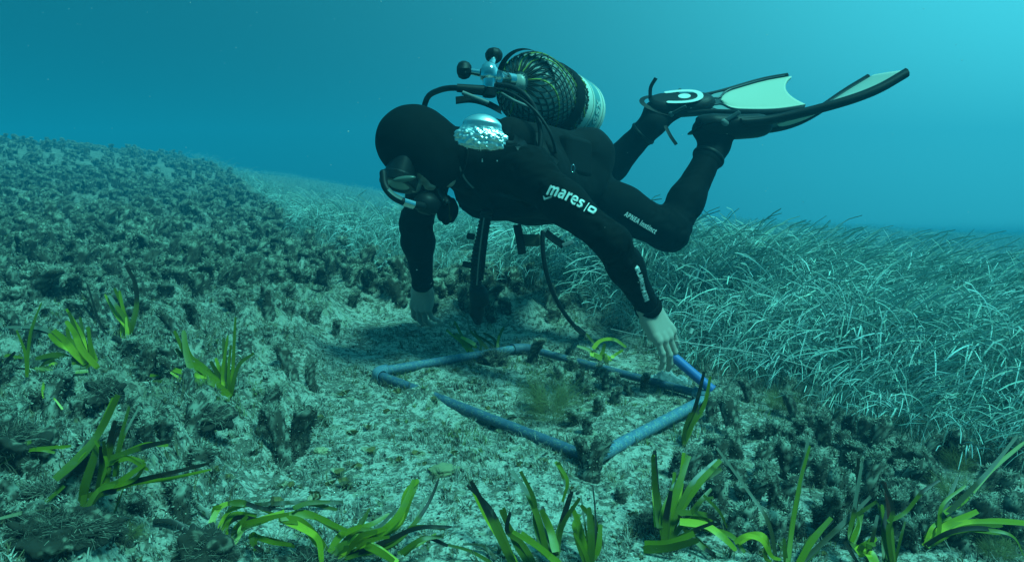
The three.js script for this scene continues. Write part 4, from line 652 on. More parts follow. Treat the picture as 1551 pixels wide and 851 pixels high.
// ---------------------------------------------------------------- turf, litter and grit (beyond counting)
{
  const mat = std(col(1, 1, 1), 1, { vertexColors: true });
  const tuft = (n, L, w, up) => { const gs = []; for (let i = 0; i < n; i++) { const a = rr(0, 6.283), l = L * rr(0.4, 1.2), ln = rr(0.2, up), b = V(rr(-0.35, 0.35) * L, -0.002, rr(-0.35, 0.35) * L); const pts = [b, b.clone().add(V(Math.cos(a) * l * 0.3 * ln, l * 0.55, Math.sin(a) * l * 0.3 * ln)), b.clone().add(V(Math.cos(a) * l * ln, l * (1.1 - 0.45 * ln), Math.sin(a) * l * ln))]; const k = rr(0.6, 1.2); gs.push(strip(pts, (t) => w * (1.05 - 0.8 * t), V(-Math.sin(a), 0.3, Math.cos(a)).applyAxisAngle(V(0, 1, 0), 1.57), 2, () => [k, k, k], 0.1)); } return merge(gs, true); };
  const geos = [tuft(9, 0.011, 0.0022, 1.3), tuft(8, 0.016, 0.0018, 1.0), tuft(10, 0.009, 0.0034, 1.4), tuft(7, 0.02, 0.0015, 0.9)];
  const list = []; const cols = [[0.42, 0.41, 0.34], [0.34, 0.335, 0.27], [0.19, 0.17, 0.085], [0.08, 0.07, 0.045], [0.2, 0.24, 0.07], [0.5, 0.485, 0.4]];
  for (const [z0, z1, rho] of [[0.75, 1.5, 7000], [1.5, 2.4, 5200], [2.4, 3.6, 2600], [3.6, 6, 1000], [6, 10, 260]]) {
    const x0 = -0.82 * z1, x1 = 0.82 * z1, n = Math.round((z1 - z0) * (x1 - x0) * rho);
    for (let i = 0; i < n; i++) { const z = -rr(z0, z1), x = rr(x0, x1); if (Math.abs(x) > 0.82 * -z + 0.03) continue; const md = meadowDepth(x, z); if (md > 0.15) continue;
      const patch = N3(x * 5, 30, z * 5) + 0.7 * N3(x * 14, 33, z * 14) + 0.35 * bankAmount(x, z) + (x > 0.35 ? 0.12 : 0); if (patch < 0.03 && rnd() < 0.8) continue; if (x > 0.3 && rnd() < 0.3) continue;
      const green = N3(x * 3.1, 41, z * 3.1) > 0.25 && rnd() < 0.2, c = green ? cols[4] : pick(patch > 0.45 ? [cols[2], cols[3], cols[1], cols[0]] : [cols[0], cols[1], cols[5], cols[2]]), b = rr(0.75, 1.2), s = rr(0.6, 1.5) * (1 + 0.07 * Math.max(0, -z - 2));
      list.push([place(V(x, ground(x, z), z), rr(0, 6.28), s, rr(-0.4, 0.4), rr(-0.4, 0.4)), col(c[0] * b, c[1] * b, c[2] * b), Math.floor(rnd() * 4)]); }
  }
  const turf = new THREE.Group(); turf.name = 'algal_turf'; scene.add(turf); tag(turf, 'fuzzy silt covered algal turf growing over the seabed', 'algal turf', null, 'stuff');
  instanced('turf_tufts', geos, mat, list, null, null, turf);
  const grit = [], gg = [0, 1, 2].map((k) => { const g = new THREE.IcosahedronGeometry(0.0045, 1), p = g.attributes.position; for (let i = 0; i < p.count; i++) { const s = 1 + 0.4 * N3(p.getX(i) * 300 + k * 9, p.getY(i) * 300, p.getZ(i) * 300); p.setXYZ(i, p.getX(i) * s * 1.3, p.getY(i) * s * 0.7, p.getZ(i) * s); } g.computeVertexNormals(); return g; });
  for (let i = 0; i < 22000; i++) { const z = -(0.75 + 2.6 * Math.pow(rnd(), 1.4)), x = rr(-0.82, 0.82) * -z; if (meadowDepth(x, z) > 0.1) continue; const dark = rnd() < 0.45, l = dark ? rr(0.03, 0.1) : rr(0.3, 0.6), s = rr(0.15, 0.55) * (rnd() < 0.03 ? 1.7 : 1); grit.push([place(V(x, ground(x, z), z), rr(0, 6.28), s, rr(-0.5, 0.5), rr(-0.5, 0.5)), col(l, l * 0.96, l * 0.8), i % 3]); }
  const gr = new THREE.Group(); gr.name = 'shell_grit'; scene.add(gr); tag(gr, 'small stones and shell grit strewn over the sand', 'grit', null, 'stuff'); instanced('grit_grains', gg, std(col(1, 1, 1), 0.9), grit, null, null, gr);
  // specks adrift in the water
  const sp = []; for (let i = 0; i < 190; i++) { const d = rr(0.7, 4.5), q = at(rr(-20, 1570), rr(0, 600), d); if (q.y < ground(q.x, q.z) + 0.05) continue; const s = d * rr(0.2, 0.6) * (rnd() < 0.06 ? 1.7 : 1); sp.push([place(q, 0, s), col(1, 1, 1), 0]); }
  const sg = new THREE.Group(); sg.name = 'drifting_specks'; scene.add(sg); tag(sg, 'tiny pale specks of plankton drifting in the water', 'plankton', null, 'stuff'); instanced('speck', [new THREE.IcosahedronGeometry(0.0011, 1)], std(col(0.75, 0.75, 0.7), 0.8), sp, null, null, sg);
  console.log('turf', list.length, 'grit', grit.length);
}
// ---------------------------------------------------------------- green seagrass shoots in the foreground
const veins = (() => { const a = tileNoise(24, 77), b = tileNoise(96, 79), t = tex(256, (u, v) => { const c = 0.5 + 0.5 * Math.cos(u * 6.283 * 9), l = 0.88 + 0.14 * c + 0.18 * (a(u, v * 0.12) - 0.5) + 0.2 * (b(u, v) - 0.5), s = b(u + 0.3, v + 0.6) > 0.86 ? 0.72 : 1; return [l * s, l * s, l * s].map((q) => Math.pow(clamp(q, 0, 1), 1 / 2.2)); }, true); return t; })();
const leafMat = new THREE.MeshPhysicalMaterial({ color: 0xffffff, map: veins, vertexColors: true, roughness: 0.4, transmission: 0.22, thickness: 0, specularIntensity: 0.5, side: THREE.DoubleSide });
const LEAF = { // base colour, tip colour, where the tip colour starts (an edge of dead tissue); y and w are painted lighter to look sunlit
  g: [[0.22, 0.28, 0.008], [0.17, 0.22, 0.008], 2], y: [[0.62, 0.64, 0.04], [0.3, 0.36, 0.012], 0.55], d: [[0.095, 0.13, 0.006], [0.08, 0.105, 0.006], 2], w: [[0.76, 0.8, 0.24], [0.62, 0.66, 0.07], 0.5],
  b: [[0.11, 0.14, 0.006], [0.024, 0.018, 0.010], 0.55], k: [[0.03, 0.025, 0.014], [0.022, 0.019, 0.013], 2], s: [[0.14, 0.18, 0.008], [0.23, 0.25, 0.19], 0.62], t: [[0.06, 0.06, 0.02], [0.19, 0.19, 0.145], 0.5], r: [[0.13, 0.16, 0.008], [0.07, 0.016, 0.007], 0.4],
};
function shoot(label, base, leaves, opts = {}) {
  const B = groundAt(...base), root = thing('seagrass_shoot', label, 'seagrass shoot', B, opts.group);
  const D = depthOf(B); let li = 0;
  const extra = leaves.filter((l) => l[1] > 7).flatMap(([p, w, k, dz]) => [0, 1].filter((z) => rnd() < (z ? 0.45 : 0.85)).map(() => [p.map((q, i) => q && [q[0] + rr(-5, 5) + rr(-13, 13) * i / (p.length - 1), q[1] + rr(-3, 3) + rr(-6, 16) * i / (p.length - 1)]), w * rr(0.7, 1), pick(k === 'w' || k === 'y' ? ['y', 'g', 'g'] : k === 'k' || k === 't' ? ['s', 'd', 'g'] : ['d', 'g', 'g', 'y', 's', 'b']), (dz ?? 0) + rr(-0.03, 0.03)]));
  for (const [pts, w, kind, dz] of [...leaves, ...extra]) {
    const b0 = pts[0] === null ? base : pts[0], P = [b0, ...pts.slice(1)], Dl = D + rr(-0.012, 0.012), seedA = rr(0, 90), twist = rr(-0.5, 0.5);
    const pos = P.map(([x, y], i) => { const t = i / (P.length - 1); const q = at(x, y, Dl + (dz ?? 0) * t + (i ? 0.008 * Math.sin(seedA + i) : 0)); const gy = ground(q.x, q.z) + 0.012 + 0.004 * (li % 3); if (q.y < gy) q.y = i ? gy : Math.max(q.y, gy - 0.01); return q; });
    if (P.length === 2) pos.splice(1, 0, mid(pos[0], pos[1]).addScaledVector(UPC, rr(0.004, 0.014)).addScaledVector(TOC, rr(-0.01, 0.015)));
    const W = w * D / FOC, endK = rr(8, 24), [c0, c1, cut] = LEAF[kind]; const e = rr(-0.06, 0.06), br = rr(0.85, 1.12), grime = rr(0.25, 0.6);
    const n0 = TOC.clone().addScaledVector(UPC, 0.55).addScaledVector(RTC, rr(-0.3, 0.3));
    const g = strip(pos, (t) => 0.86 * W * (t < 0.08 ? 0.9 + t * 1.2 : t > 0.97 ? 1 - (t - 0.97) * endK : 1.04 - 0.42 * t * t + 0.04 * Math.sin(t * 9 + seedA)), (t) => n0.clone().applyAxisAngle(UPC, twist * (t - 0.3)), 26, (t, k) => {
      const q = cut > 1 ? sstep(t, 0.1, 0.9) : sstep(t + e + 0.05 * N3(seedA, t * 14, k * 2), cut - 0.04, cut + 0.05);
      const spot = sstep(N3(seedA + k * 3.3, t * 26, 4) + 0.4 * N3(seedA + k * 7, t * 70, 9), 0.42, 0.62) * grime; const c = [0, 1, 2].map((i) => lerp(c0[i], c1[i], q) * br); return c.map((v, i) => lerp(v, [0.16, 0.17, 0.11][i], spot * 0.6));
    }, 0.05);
    part('leaf', g, leafMat, root); li++;
  }
  return root;
}
const n = null;
shoot('shoot with two pale green leaf bases painted bright as if sunlit at the far left', [138, 562], [
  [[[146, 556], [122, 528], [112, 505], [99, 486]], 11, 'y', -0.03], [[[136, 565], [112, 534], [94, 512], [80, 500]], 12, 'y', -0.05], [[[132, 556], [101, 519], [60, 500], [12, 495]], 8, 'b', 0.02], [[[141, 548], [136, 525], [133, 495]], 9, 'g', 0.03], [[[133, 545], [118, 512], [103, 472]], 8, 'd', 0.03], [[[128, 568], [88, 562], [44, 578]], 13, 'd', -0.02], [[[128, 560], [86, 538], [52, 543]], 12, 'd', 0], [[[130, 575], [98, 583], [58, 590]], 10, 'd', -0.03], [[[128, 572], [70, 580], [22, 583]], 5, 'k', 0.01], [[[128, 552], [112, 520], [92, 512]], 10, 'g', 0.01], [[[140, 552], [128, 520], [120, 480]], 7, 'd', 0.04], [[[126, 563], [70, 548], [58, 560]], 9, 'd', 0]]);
shoot('small bent sprig with curling leaves below the brightened shoot', [78, 628], [[[[90, 622], [70, 608], [64, 590], [66, 578]], 6, 'y', 0], [[[94, 620], [84, 607], [74, 596]], 3, 'w', 0], [[n, [75, 622], [76, 610]], 8, 'y', 0]]);
shoot('thin upright shoot near the left edge behind the brightened one', [40, 572], [[[n, [41, 540], [46, 500], [62, 458]], 7, 'g', 0.04], [[n, [37, 535], [24, 500]], 6, 'g', 0.02], [[n, [39, 556], [41, 545]], 7, 'w', -0.02], [[n, [44, 520], [54, 480], [70, 452]], 5, 's', 0.06]]);
shoot('short cut shoot with a dark leaf at the far left edge', [5, 574], [[[n, [3, 566], [0, 556]], 8, 'w', 0], [[[2, 556], [12, 544], [22, 533]], 8, 'k', 0]]);
shoot('upright narrow shoot with a black tipped leaf on the left bank', [190, 526], [[[n, [186, 500], [178, 470], [164, 445]], 8, 'd', 0.05], [[n, [190, 490], [184, 462], [172, 436]], 8, 'g', 0.05], [[n, [200, 490], [206, 462], [204, 430], [190, 402]], 9, 'b', 0.05], [[n, [191, 505], [190, 480]], 6, 'w', 0.0], [[[220, 545], [190, 522], [160, 505], [130, 428]], 5, 'k', 0.08], [[n, [204, 514], [222, 508]], 3, 's', 0.0]]);
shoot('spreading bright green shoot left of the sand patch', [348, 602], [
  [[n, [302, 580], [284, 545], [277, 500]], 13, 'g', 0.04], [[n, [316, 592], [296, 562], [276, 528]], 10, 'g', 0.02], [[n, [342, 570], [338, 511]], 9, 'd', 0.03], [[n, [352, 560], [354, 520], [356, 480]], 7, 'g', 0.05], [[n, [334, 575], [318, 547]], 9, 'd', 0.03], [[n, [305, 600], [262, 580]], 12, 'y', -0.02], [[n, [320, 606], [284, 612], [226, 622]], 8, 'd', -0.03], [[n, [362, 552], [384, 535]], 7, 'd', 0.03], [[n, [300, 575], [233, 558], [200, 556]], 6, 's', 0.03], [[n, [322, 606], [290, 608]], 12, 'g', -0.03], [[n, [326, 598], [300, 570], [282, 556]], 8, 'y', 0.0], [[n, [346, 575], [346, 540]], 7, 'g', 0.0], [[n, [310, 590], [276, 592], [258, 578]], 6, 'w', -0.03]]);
shoot('large dark green shoot with black tipped leaves at the lower left', [124, 772], [
  [[[82, 726], [128, 684], [152, 650], [178, 598]], 15, 'd', 0.06], [[n, [128, 735], [142, 690], [147, 668]], 17, 'd', 0.02], [[[160, 734], [163, 700], [166, 668], [174, 637]], 12, 'b', 0.02], [[[166, 694], [190, 686], [220, 676], [258, 668]], 11, 'b', -0.02], [[[126, 770], [150, 746], [196, 731], [250, 718], [316, 702]], 10, 'b', -0.02], [[[150, 738], [176, 732], [200, 716], [220, 702]], 12, 'g', -0.02], [[[172, 722], [180, 672], [195, 615]], 8, 'd', 0.04], [[[132, 774], [150, 742], [178, 730]], 12, 'g', -0.04], [[[160, 836], [172, 790], [187, 738]], 5, 'd', 0.05], [[[164, 702], [196, 694], [218, 700]], 9, 'g', -0.01], [[[100, 735], [60, 765], [2, 778]], 8, 'k', -0.03], [[[146, 742], [158, 700], [156, 668]], 9, 'd', 0.0]]);
shoot('pair of bright leaves reaching in from the left edge', [-14, 708], [[[n, [24, 681], [60, 676], [98, 678]], 8, 'y', 0.03], [[n, [30, 676], [60, 660], [76, 636]], 8, 's', 0.06]]);
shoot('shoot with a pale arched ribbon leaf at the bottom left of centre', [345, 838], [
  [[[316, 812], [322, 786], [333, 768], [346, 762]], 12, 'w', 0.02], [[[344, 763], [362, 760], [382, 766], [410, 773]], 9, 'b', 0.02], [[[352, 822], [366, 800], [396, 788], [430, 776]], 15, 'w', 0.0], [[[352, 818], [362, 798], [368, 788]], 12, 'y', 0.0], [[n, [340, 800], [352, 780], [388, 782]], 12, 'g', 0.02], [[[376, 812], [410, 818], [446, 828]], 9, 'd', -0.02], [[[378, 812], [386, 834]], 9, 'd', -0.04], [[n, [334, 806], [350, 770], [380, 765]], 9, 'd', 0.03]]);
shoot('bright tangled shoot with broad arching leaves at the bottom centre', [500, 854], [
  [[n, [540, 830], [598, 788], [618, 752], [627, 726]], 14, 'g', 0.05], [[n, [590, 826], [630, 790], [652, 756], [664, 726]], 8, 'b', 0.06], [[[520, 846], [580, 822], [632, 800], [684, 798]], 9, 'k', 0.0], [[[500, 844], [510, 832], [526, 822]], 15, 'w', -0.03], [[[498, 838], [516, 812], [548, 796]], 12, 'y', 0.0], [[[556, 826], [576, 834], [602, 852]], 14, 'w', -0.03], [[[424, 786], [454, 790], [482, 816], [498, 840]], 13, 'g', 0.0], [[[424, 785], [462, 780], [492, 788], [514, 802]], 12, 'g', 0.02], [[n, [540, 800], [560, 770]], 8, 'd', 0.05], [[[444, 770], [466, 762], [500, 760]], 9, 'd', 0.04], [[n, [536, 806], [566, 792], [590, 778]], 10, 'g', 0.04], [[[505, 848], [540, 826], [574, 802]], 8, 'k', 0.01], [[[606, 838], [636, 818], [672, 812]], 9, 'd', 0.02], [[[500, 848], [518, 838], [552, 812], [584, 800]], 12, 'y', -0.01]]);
shoot('fan of tall leaves with grey tips at the bottom, left of the frame corner', [806, 866], [
  [[[778, 858], [756, 812], [736, 772], [713, 728]], 12, 'b', 0.04], [[[806, 862], [786, 822], [770, 796], [758, 772]], 11, 'd', 0.03], [[[828, 838], [816, 788], [800, 750], [775, 712]], 11, 's', 0.06], [[[842, 836], [834, 804], [820, 772]], 15, 'g', 0.03], [[[842, 850], [846, 812], [856, 776], [866, 744]], 12, 'b', 0.04], [[[850, 862], [820, 832], [790, 806]], 12, 'g', 0.0], [[[842, 862], [832, 820], [828, 790]], 9, 'd', 0.05], [[[744, 852], [710, 838], [672, 824]], 6, 'd', 0.0], [[[845, 700], [854, 722], [862, 748]], 8, 's', 0.0]]);
shoot('upright shoot of broad dark leaves below the near frame corner', [894, 866], [[[n, [884, 822], [876, 792], [866, 766]], 12, 'g', 0.04], [[n, [896, 820], [894, 790], [892, 768]], 13, 'd', 0.03], [[n, [906, 830], [910, 794]], 12, 'g', 0.02], [[n, [902, 815], [902, 780], [898, 735]], 4, 'k', 0.05], [[n, [880, 835], [870, 806]], 10, 'd', 0.0], [[n, [890, 820], [884, 780], [880, 750]], 4, 's', 0.05]]);
shoot('bushy green shoot right of the near frame corner', [1006, 832], [
  [[[1000, 800], [994, 752], [989, 688]], 12, 'd', 0.05], [[n, [1018, 770], [1030, 730], [1044, 690]], 14, 'g', 0.06], [[n, [1026, 780], [1056, 736], [1092, 697]], 14, 'g', 0.05], [[n, [1040, 786], [1062, 758], [1078, 740]], 9, 'd', 0.04], [[[976, 832], [1010, 824], [1052, 808]], 14, 'g', -0.03], [[[1030, 790], [1070, 796], [1096, 814], [1116, 834]], 13, 'y', -0.02], [[[1010, 826], [1050, 806], [1092, 792]], 9, 'b', -0.01], [[n, [1010, 790], [1014, 750]], 14, 'd', 0.03], [[[1030, 776], [1064, 782], [1080, 792]], 11, 'g', 0.02], [[[1036, 800], [1066, 830], [1084, 856]], 9, 'b', -0.03], [[[1066, 750], [1090, 775], [1102, 800]], 6, 'd', 0.02], [[n, [1004, 780], [1020, 740], [1022, 715]], 10, 'g', 0.06]]);
shoot('small shoot with one black pointed leaf at the right frame corner', [1036, 676], [[[n, [1044, 645], [1056, 608], [1067, 563]], 8, 'b', 0.03], [[n, [1046, 650], [1057, 612]], 9, 'g', 0.03], [[n, [1050, 640], [1060, 620], [1076, 596]], 7, 'b', 0.04], [[n, [1038, 650], [1046, 625]], 7, 'd', 0.0]]);
shoot('tall single leafed shoot at the bottom right of centre', [1192, 866], [[[n, [1200, 800], [1212, 735], [1225, 664]], 10, 's', 0.08], [[[1208, 860], [1230, 820], [1260, 784]], 12, 'g', 0.03], [[[1118, 822], [1134, 812], [1156, 812], [1166, 836], [1170, 860]], 12, 'y', 0.0], [[[1178, 868], [1164, 790], [1134, 744], [1086, 678]], 7, 't', 0.06], [[n, [1190, 840], [1188, 815]], 9, 'd', 0.0], [[[1216, 864], [1270, 800], [1320, 752]], 9, 't', 0.05]]);
shoot('shoot with an upright red brown leaf at the bottom right', [1354, 868], [[[n, [1350, 800], [1346, 765], [1341, 730]], 11, 'r', 0.05], [[[1344, 862], [1340, 810], [1337, 764]], 12, 'g', 0.04], [[[1300, 838], [1288, 812], [1298, 760], [1301, 694]], 8, 'b', 0.06], [[[1298, 836], [1312, 826], [1328, 814]], 13, 'y', 0.0], [[[1300, 840], [1320, 836], [1334, 862]], 11, 'y', -0.03], [[[1292, 822], [1300, 800], [1306, 776]], 11, 'g', 0.03], [[[1280, 820], [1296, 846], [1306, 866]], 7, 'k', -0.01], [[n, [1366, 812], [1372, 790]], 5, 'd', 0.02], [[[1345, 790], [1372, 776], [1398, 745], [1424, 727]], 7, 'b', 0.04], [[[1312, 862], [1326, 800], [1330, 780]], 7, 't', 0.0]]);
shoot('shoot of bright leaves sweeping right with a dark stalk at the right edge', [1402, 830], [[[n, [1430, 800], [1482, 774]], 14, 'y', 0.02], [[n, [1452, 794], [1500, 790], [1560, 794]], 10, 'y', 0.0], [[n, [1440, 806], [1490, 800], [1530, 812], [1560, 830]], 8, 'k', -0.02], [[[1400, 866], [1416, 810], [1434, 765], [1452, 722]], 9, 't', 0.06], [[[1434, 780], [1462, 752], [1500, 712], [1542, 660]], 9, 't', 0.12], [[n, [1424, 790], [1440, 770]], 9, 'g', 0.03], [[n, [1460, 800], [1520, 796]], 9, 'g', -0.02]]);
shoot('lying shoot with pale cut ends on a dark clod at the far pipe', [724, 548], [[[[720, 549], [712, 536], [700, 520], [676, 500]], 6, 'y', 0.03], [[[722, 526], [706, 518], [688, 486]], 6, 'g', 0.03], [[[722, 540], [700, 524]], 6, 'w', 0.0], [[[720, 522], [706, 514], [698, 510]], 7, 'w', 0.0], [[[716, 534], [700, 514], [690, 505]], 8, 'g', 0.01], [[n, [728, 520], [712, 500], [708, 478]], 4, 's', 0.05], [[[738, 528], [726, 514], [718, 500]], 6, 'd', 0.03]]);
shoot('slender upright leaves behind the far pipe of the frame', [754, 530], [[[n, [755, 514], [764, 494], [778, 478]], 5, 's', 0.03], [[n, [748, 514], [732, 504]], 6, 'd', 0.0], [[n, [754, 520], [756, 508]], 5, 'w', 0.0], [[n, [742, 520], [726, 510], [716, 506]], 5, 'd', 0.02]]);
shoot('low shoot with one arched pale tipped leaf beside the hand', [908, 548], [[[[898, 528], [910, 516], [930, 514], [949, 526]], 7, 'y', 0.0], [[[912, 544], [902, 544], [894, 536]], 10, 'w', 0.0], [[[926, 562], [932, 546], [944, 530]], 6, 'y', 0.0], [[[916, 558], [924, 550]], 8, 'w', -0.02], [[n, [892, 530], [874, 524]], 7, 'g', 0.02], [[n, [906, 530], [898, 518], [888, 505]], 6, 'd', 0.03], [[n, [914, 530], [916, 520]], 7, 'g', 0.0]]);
// ---------------------------------------------------------------- dead leaves, rhizome clods, fan algae, filament tufts
function loose(label, pts, w, kind) { const P = pts.map(([x, y], i) => { const q = groundAt(x, y); q.y += 0.006 + 0.006 * (i % 2); return q; }), D = depthOf(P[0]), [c0, c1] = LEAF[kind], s = rr(0, 50);
  solo('dead_leaf', strip(P, () => w * D / FOC, V(0.1, 1, 0.3), 18, (t, k) => { const q = sstep(N3(s, t * 9, k), -0.1, 0.3); return c0.map((v, i) => lerp(v, c1[i], q)); }, 0.2), leafMat, label, 'dead leaf'); }
loose('brown dead leaf with a yellowish end at the bottom left', [[232, 795], [262, 803], [292, 816]], 12, 'k'); loose('grey dead leaf lying left of the arched ribbon leaf', [[246, 748], [280, 765], [318, 788]], 9, 't'); loose('thin black dead leaf lying on the sand left of centre', [[238, 722], [276, 712], [316, 702]], 5, 'k');
loose('grey dead leaf behind the tangled shoot at the bottom', [[384, 770], [440, 772], [520, 766]], 10, 't'); loose('dark leaf scrap lying on sand near the bottom centre', [[700, 830], [730, 838], [752, 852]], 6, 't'); loose('pale leaf scrap leaning over the near frame pipe', [[744, 652], [765, 640], [782, 632]], 8, 't'); loose('slim dead leaf lying across the far left bank', [[0, 432], [50, 424], [90, 416]], 5, 't'); loose('dark dead leaf lying behind the spreading green shoot', [[170, 512], [200, 532], [232, 556]], 8, 'k');
{ // clods of dead rhizome, hairy with fibres
  function clod(label, x, y, rx, ry, rz, nf, lie) {
    const c = groundAt(x, y), D = depthOf(c), s = D / FOC, k = rr(0, 60), root = thing('rhizome_clod', label, 'rhizome clod', c);
    const core = new THREE.IcosahedronGeometry(1, 22); const p = core.attributes.position, C = []; for (let i = 0; i < p.count; i++) { const a = p.getX(i), b = p.getY(i), d = p.getZ(i), q = 1 + 0.45 * N3(a * 1.6 + k, b * 1.6, d * 1.6); const x = a * q * rx * s, y = b * q * ry * s, z = d * q * rz * s, m = 0.012 * N3(x * 34 + k, y * 34, z * 34) + 0.006 * N3(x * 90 + k, y * 90, z * 90) + 0.003 * N3(x * 210 + k, y * 210, z * 210), nn = V(a / rx, b / ry, d / rz).normalize(); p.setXYZ(i, c.x + x + nn.x * m, c.y + y + nn.y * m + ry * s * 0.3, c.z + z + nn.z * m); const f = sstep(N3(x * 60 + k, y * 60, z * 60) + 0.6 * N3(x * 170 + k, y * 170, z * 170), 0.2, 0.6); C.push(lerp(0.03, 0.22, f), lerp(0.027, 0.21, f), lerp(0.018, 0.15, f)); }
    core.setAttribute('color', new THREE.Float32BufferAttribute(C, 3)); const mg = mergeVertices((core.deleteAttribute('uv'), core.deleteAttribute('normal'), core), 1e-5); mg.computeVertexNormals(); part('clod_core', mg, stumpMat, root);
    const fs = []; for (let i = 0; i < nf * 2.2; i++) { const a = rr(0, 6.283), e = rr(-0.1, 1.4), dir = V(Math.cos(a) * Math.cos(e), Math.sin(e), Math.sin(a) * Math.cos(e)), b = V(c.x + dir.x * rx * s * 0.95, c.y + dir.y * ry * s * 0.95 + ry * s * 0.35, c.z + dir.z * rz * s * 0.95), L = rr(5, 22) * s, t = V(lie * 0.7 + rr(-1, 1), rr(-0.7, 0.6), rr(-0.9, 0.9)).addScaledVector(dir, 0.5).normalize(); const l = rnd() < 0.4 ? rr(0.14, 0.34) : rr(0.025, 0.08), fw = rr(0.00025, 0.0006); fs.push(strip([b, b.clone().addScaledVector(t, L * 0.5).addScaledVector(dir, L * 0.12), b.clone().addScaledVector(t, L)], (q) => (1.7 - q) * fw, dir, 3, () => [l, l * 0.97, l * 0.72], 0.1)); }
    const fm = part('root_fibres', merge(fs, true), stumpMat, root); fm.userData.kind = 'stuff';
  }
  clod('long hairy dark rhizome clod under the dark shoot at the lower left', 92, 815, 85, 26, 42, 900, 1); clod('hairy rhizome clod with an overhanging rim at the left edge', 22, 690, 46, 34, 40, 600, 0.6); clod('dark fibrous clod under the arched ribbon leaf at the bottom', 312, 852, 46, 34, 36, 600, -0.5); clod('dark fibrous clod under the bright tangled shoot', 470, 866, 50, 22, 34, 500, 0.5);
  clod('dark shaggy clod lying on the far pipe of the frame', 747, 552, 20, 14, 16, 330, 0.2); clod('slanting hairy rhizome left of the dark shoot', 66, 752, 52, 12, 18, 420, -0.9); clod('dark root clump under the brightened shoot at the left', 158, 606, 22, 22, 24, 320, 0.1); clod('silt crusted lump beside the spreading green shoot', 300, 640, 52, 16, 34, 420, 0.3); clod('small fibrous root clod under the bushy shoot on the right', 985, 800, 24, 14, 18, 300, 0.3); clod('silty lump behind the dark shoot at the left', 225, 640, 30, 18, 26, 300, 0.3);
  // brown filamentous tufts
  const fil = new THREE.MeshPhysicalMaterial({ vertexColors: true, roughness: 1, transmission: 0.6, thickness: 0, specularIntensity: 0.2, side: THREE.DoubleSide });
  function wisp(label, x, y, R, H, nf) { const c = groundAt(x, y), s = depthOf(c) / FOC, fs = []; for (let i = 0; i < nf; i++) { const a = rr(0, 6.283), r0 = R * s * Math.sqrt(rnd()) * 0.5, b = V(c.x + Math.cos(a) * r0, c.y + H * s * rr(0, 0.5), c.z + Math.sin(a) * r0), L = H * s * rr(0.35, 0.85), pts = [b]; let d = V(Math.cos(a) * rr(0.1, 0.9), rr(0.3, 1), Math.sin(a) * rr(0.1, 0.9)).normalize(); for (let k = 0; k < 4; k++) { d.add(V(rr(-0.6, 0.6), rr(-0.5, 0.4), rr(-0.6, 0.6))).normalize(); pts.push(pts[k].clone().addScaledVector(d, L / 4)); } const l = rr(0.6, 1.1); fs.push(strip(pts, (t) => 0.00045 * (1.4 - t), V(Math.sin(a), 0.2, Math.cos(a)), 6, () => [0.42 * l, 0.41 * l, 0.18 * l], 0)); }
    const m = solo('filament_tuft', merge(fs, true), fil, label, 'algae tuft'); m.userData.kind = 'thing'; }
  wisp('hazy brown filament cloud round the dark stump inside the frame', 832, 640, 44, 84, 900); wisp('hazy yellowish filament tuft at the meadow edge on the right', 1182, 622, 30, 40, 600); wisp('wispy pale tuft on the silt at the bottom right corner', 1512, 846, 40, 40, 500); wisp('wispy tuft among stumps right of the red brown leaf', 1448, 770, 40, 60, 600); wisp('yellowish filament tuft under the grass on the right', 1450, 712, 30, 44, 500); wisp('wispy yellow tuft beside the lower left clod', 196, 815, 26, 26, 350); wisp('pale wispy tuft right of the tall leaf at the lower right', 1312, 752, 26, 40, 400);
  // small fan shaped brown algae
  const fanMat = new THREE.MeshPhysicalMaterial({ vertexColors: true, roughness: 0.9, transmission: 0.25, thickness: 0, specularIntensity: 0.2, side: THREE.DoubleSide });
  const fanGeo = (k) => { const gs = []; for (let f = 0; f < 4; f++) { const P = [], C = [], I = [], na = 12, nr = 6, R = rr(0.012, 0.022), yaw = rr(0, 6.28), o = V(rr(-0.012, 0.012), 0, rr(-0.012, 0.012)), span = rr(1.2, 2.3), pale = rnd() < 0.4; for (let i = 0; i <= nr; i++) for (let j = 0; j <= na; j++) { const r = i / nr, a = (j / na - 0.5) * span, cu = 0.5 * r * r, q = V(Math.sin(a) * R * r, Math.cos(a) * R * r * 0.9, R * cu * (0.6 + 0.5 * Math.sin(a * 3 + k)) + 0.002 * Math.sin(a * 9 + f)).applyAxisAngle(V(0, 1, 0), yaw).add(o); P.push(q.x, q.y, q.z); const bnd = Math.sin(r * 22) > 0.5 ? 1.35 : 1; C.push(...(pale ? [0.42, 0.4, 0.26] : [0.2, 0.16, 0.06]).map((v) => v * bnd)); if (i && j) { const A = (i - 1) * (na + 1) + j - 1, B = A + na + 1; I.push(A, B, A + 1, A + 1, B, B + 1); } } const g = new THREE.BufferGeometry(); g.setAttribute('position', new THREE.Float32BufferAttribute(P, 3)); g.setAttribute('color', new THREE.Float32BufferAttribute(C, 3)); g.setIndex(I); g.computeVertexNormals(); gs.push(g); } return merge(gs, true); };
  const fans = [0, 1, 2, 3, 4].map(fanGeo);
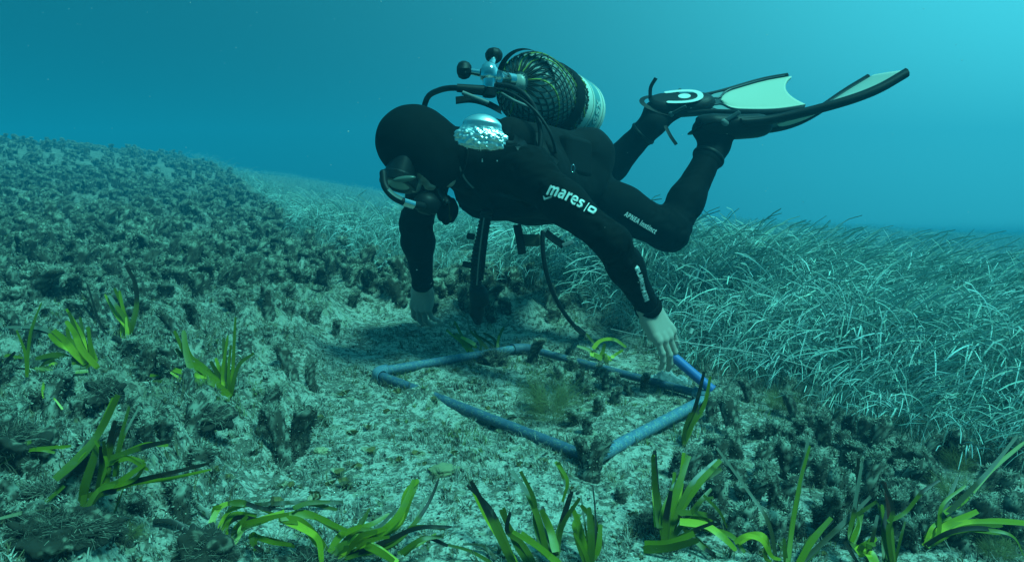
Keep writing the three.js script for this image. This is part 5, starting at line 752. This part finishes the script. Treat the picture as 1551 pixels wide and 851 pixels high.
  const spots = [[348, 728], [512, 722], [540, 712], [498, 736], [528, 740], [486, 684], [668, 716], [640, 706], [790, 706], [868, 742], [604, 642], [588, 626], [640, 640], [560, 650], [716, 580], [690, 562], [660, 610], [600, 560], [740, 620], [790, 660], [770, 600], [690, 690], [634, 690], [560, 690], [600, 700], [470, 760], [820, 700], [520, 600], [430, 740], [330, 716], [1150, 840], [1105, 800], [1240, 842], [960, 780], [712, 556], [648, 566], [598, 596], [760, 655], [610, 585], [420, 770], [490, 640], [530, 660]];
  for (const [x, y] of spots) { const m = new THREE.Mesh(pick(fans), fanMat); m.name = numbered('fan_alga'); m.castShadow = m.receiveShadow = true; m.position.copy(groundAt(x, y)); m.rotation.y = rr(0, 6.28); m.scale.setScalar(rr(0.45, 0.95)); scene.add(m); tag(m, 'small curled brown fan shaped alga growing on the sand', 'alga', 'fan shaped algae on the sand'); }
  // red sponge and a flat yellowish stone
  const lump = (name, x, y, r, flat, c, lab, cat) => { const q = groundAt(x, y), s = depthOf(q) / FOC, g = new THREE.IcosahedronGeometry(1, 8), p = g.attributes.position; for (let i = 0; i < p.count; i++) { const k = 1 + 0.25 * N3(p.getX(i) * 2 + x, p.getY(i) * 2, p.getZ(i) * 2) + 0.1 * N3(p.getX(i) * 7 + x, p.getY(i) * 7, p.getZ(i) * 7); p.setXYZ(i, q.x + p.getX(i) * k * r * s, q.y + p.getY(i) * k * r * s * flat + r * s * flat * 0.5, q.z + p.getZ(i) * k * r * s * 0.8); } const m = mergeVertices((g.deleteAttribute('uv'), g.deleteAttribute('normal'), g), 1e-5); m.computeVertexNormals(); solo(name, m, std(col(...c), 0.9), lab, cat); };
  lump('sponge', 1106, 622, 9, 0.9, [0.35, 0.06, 0.05], 'small reddish sponge right of the blue pipe end', 'sponge'); lump('flat_stone', 672, 716, 22, 0.4, [0.26, 0.25, 0.13], 'flat yellowish encrusted stone on the sand at lower centre', 'stone'); lump('flat_stone', 486, 686, 11, 0.5, [0.4, 0.36, 0.2], 'small pale stone on the open sand left of the frame', 'stone');
}
renderer.render(scene, camera);
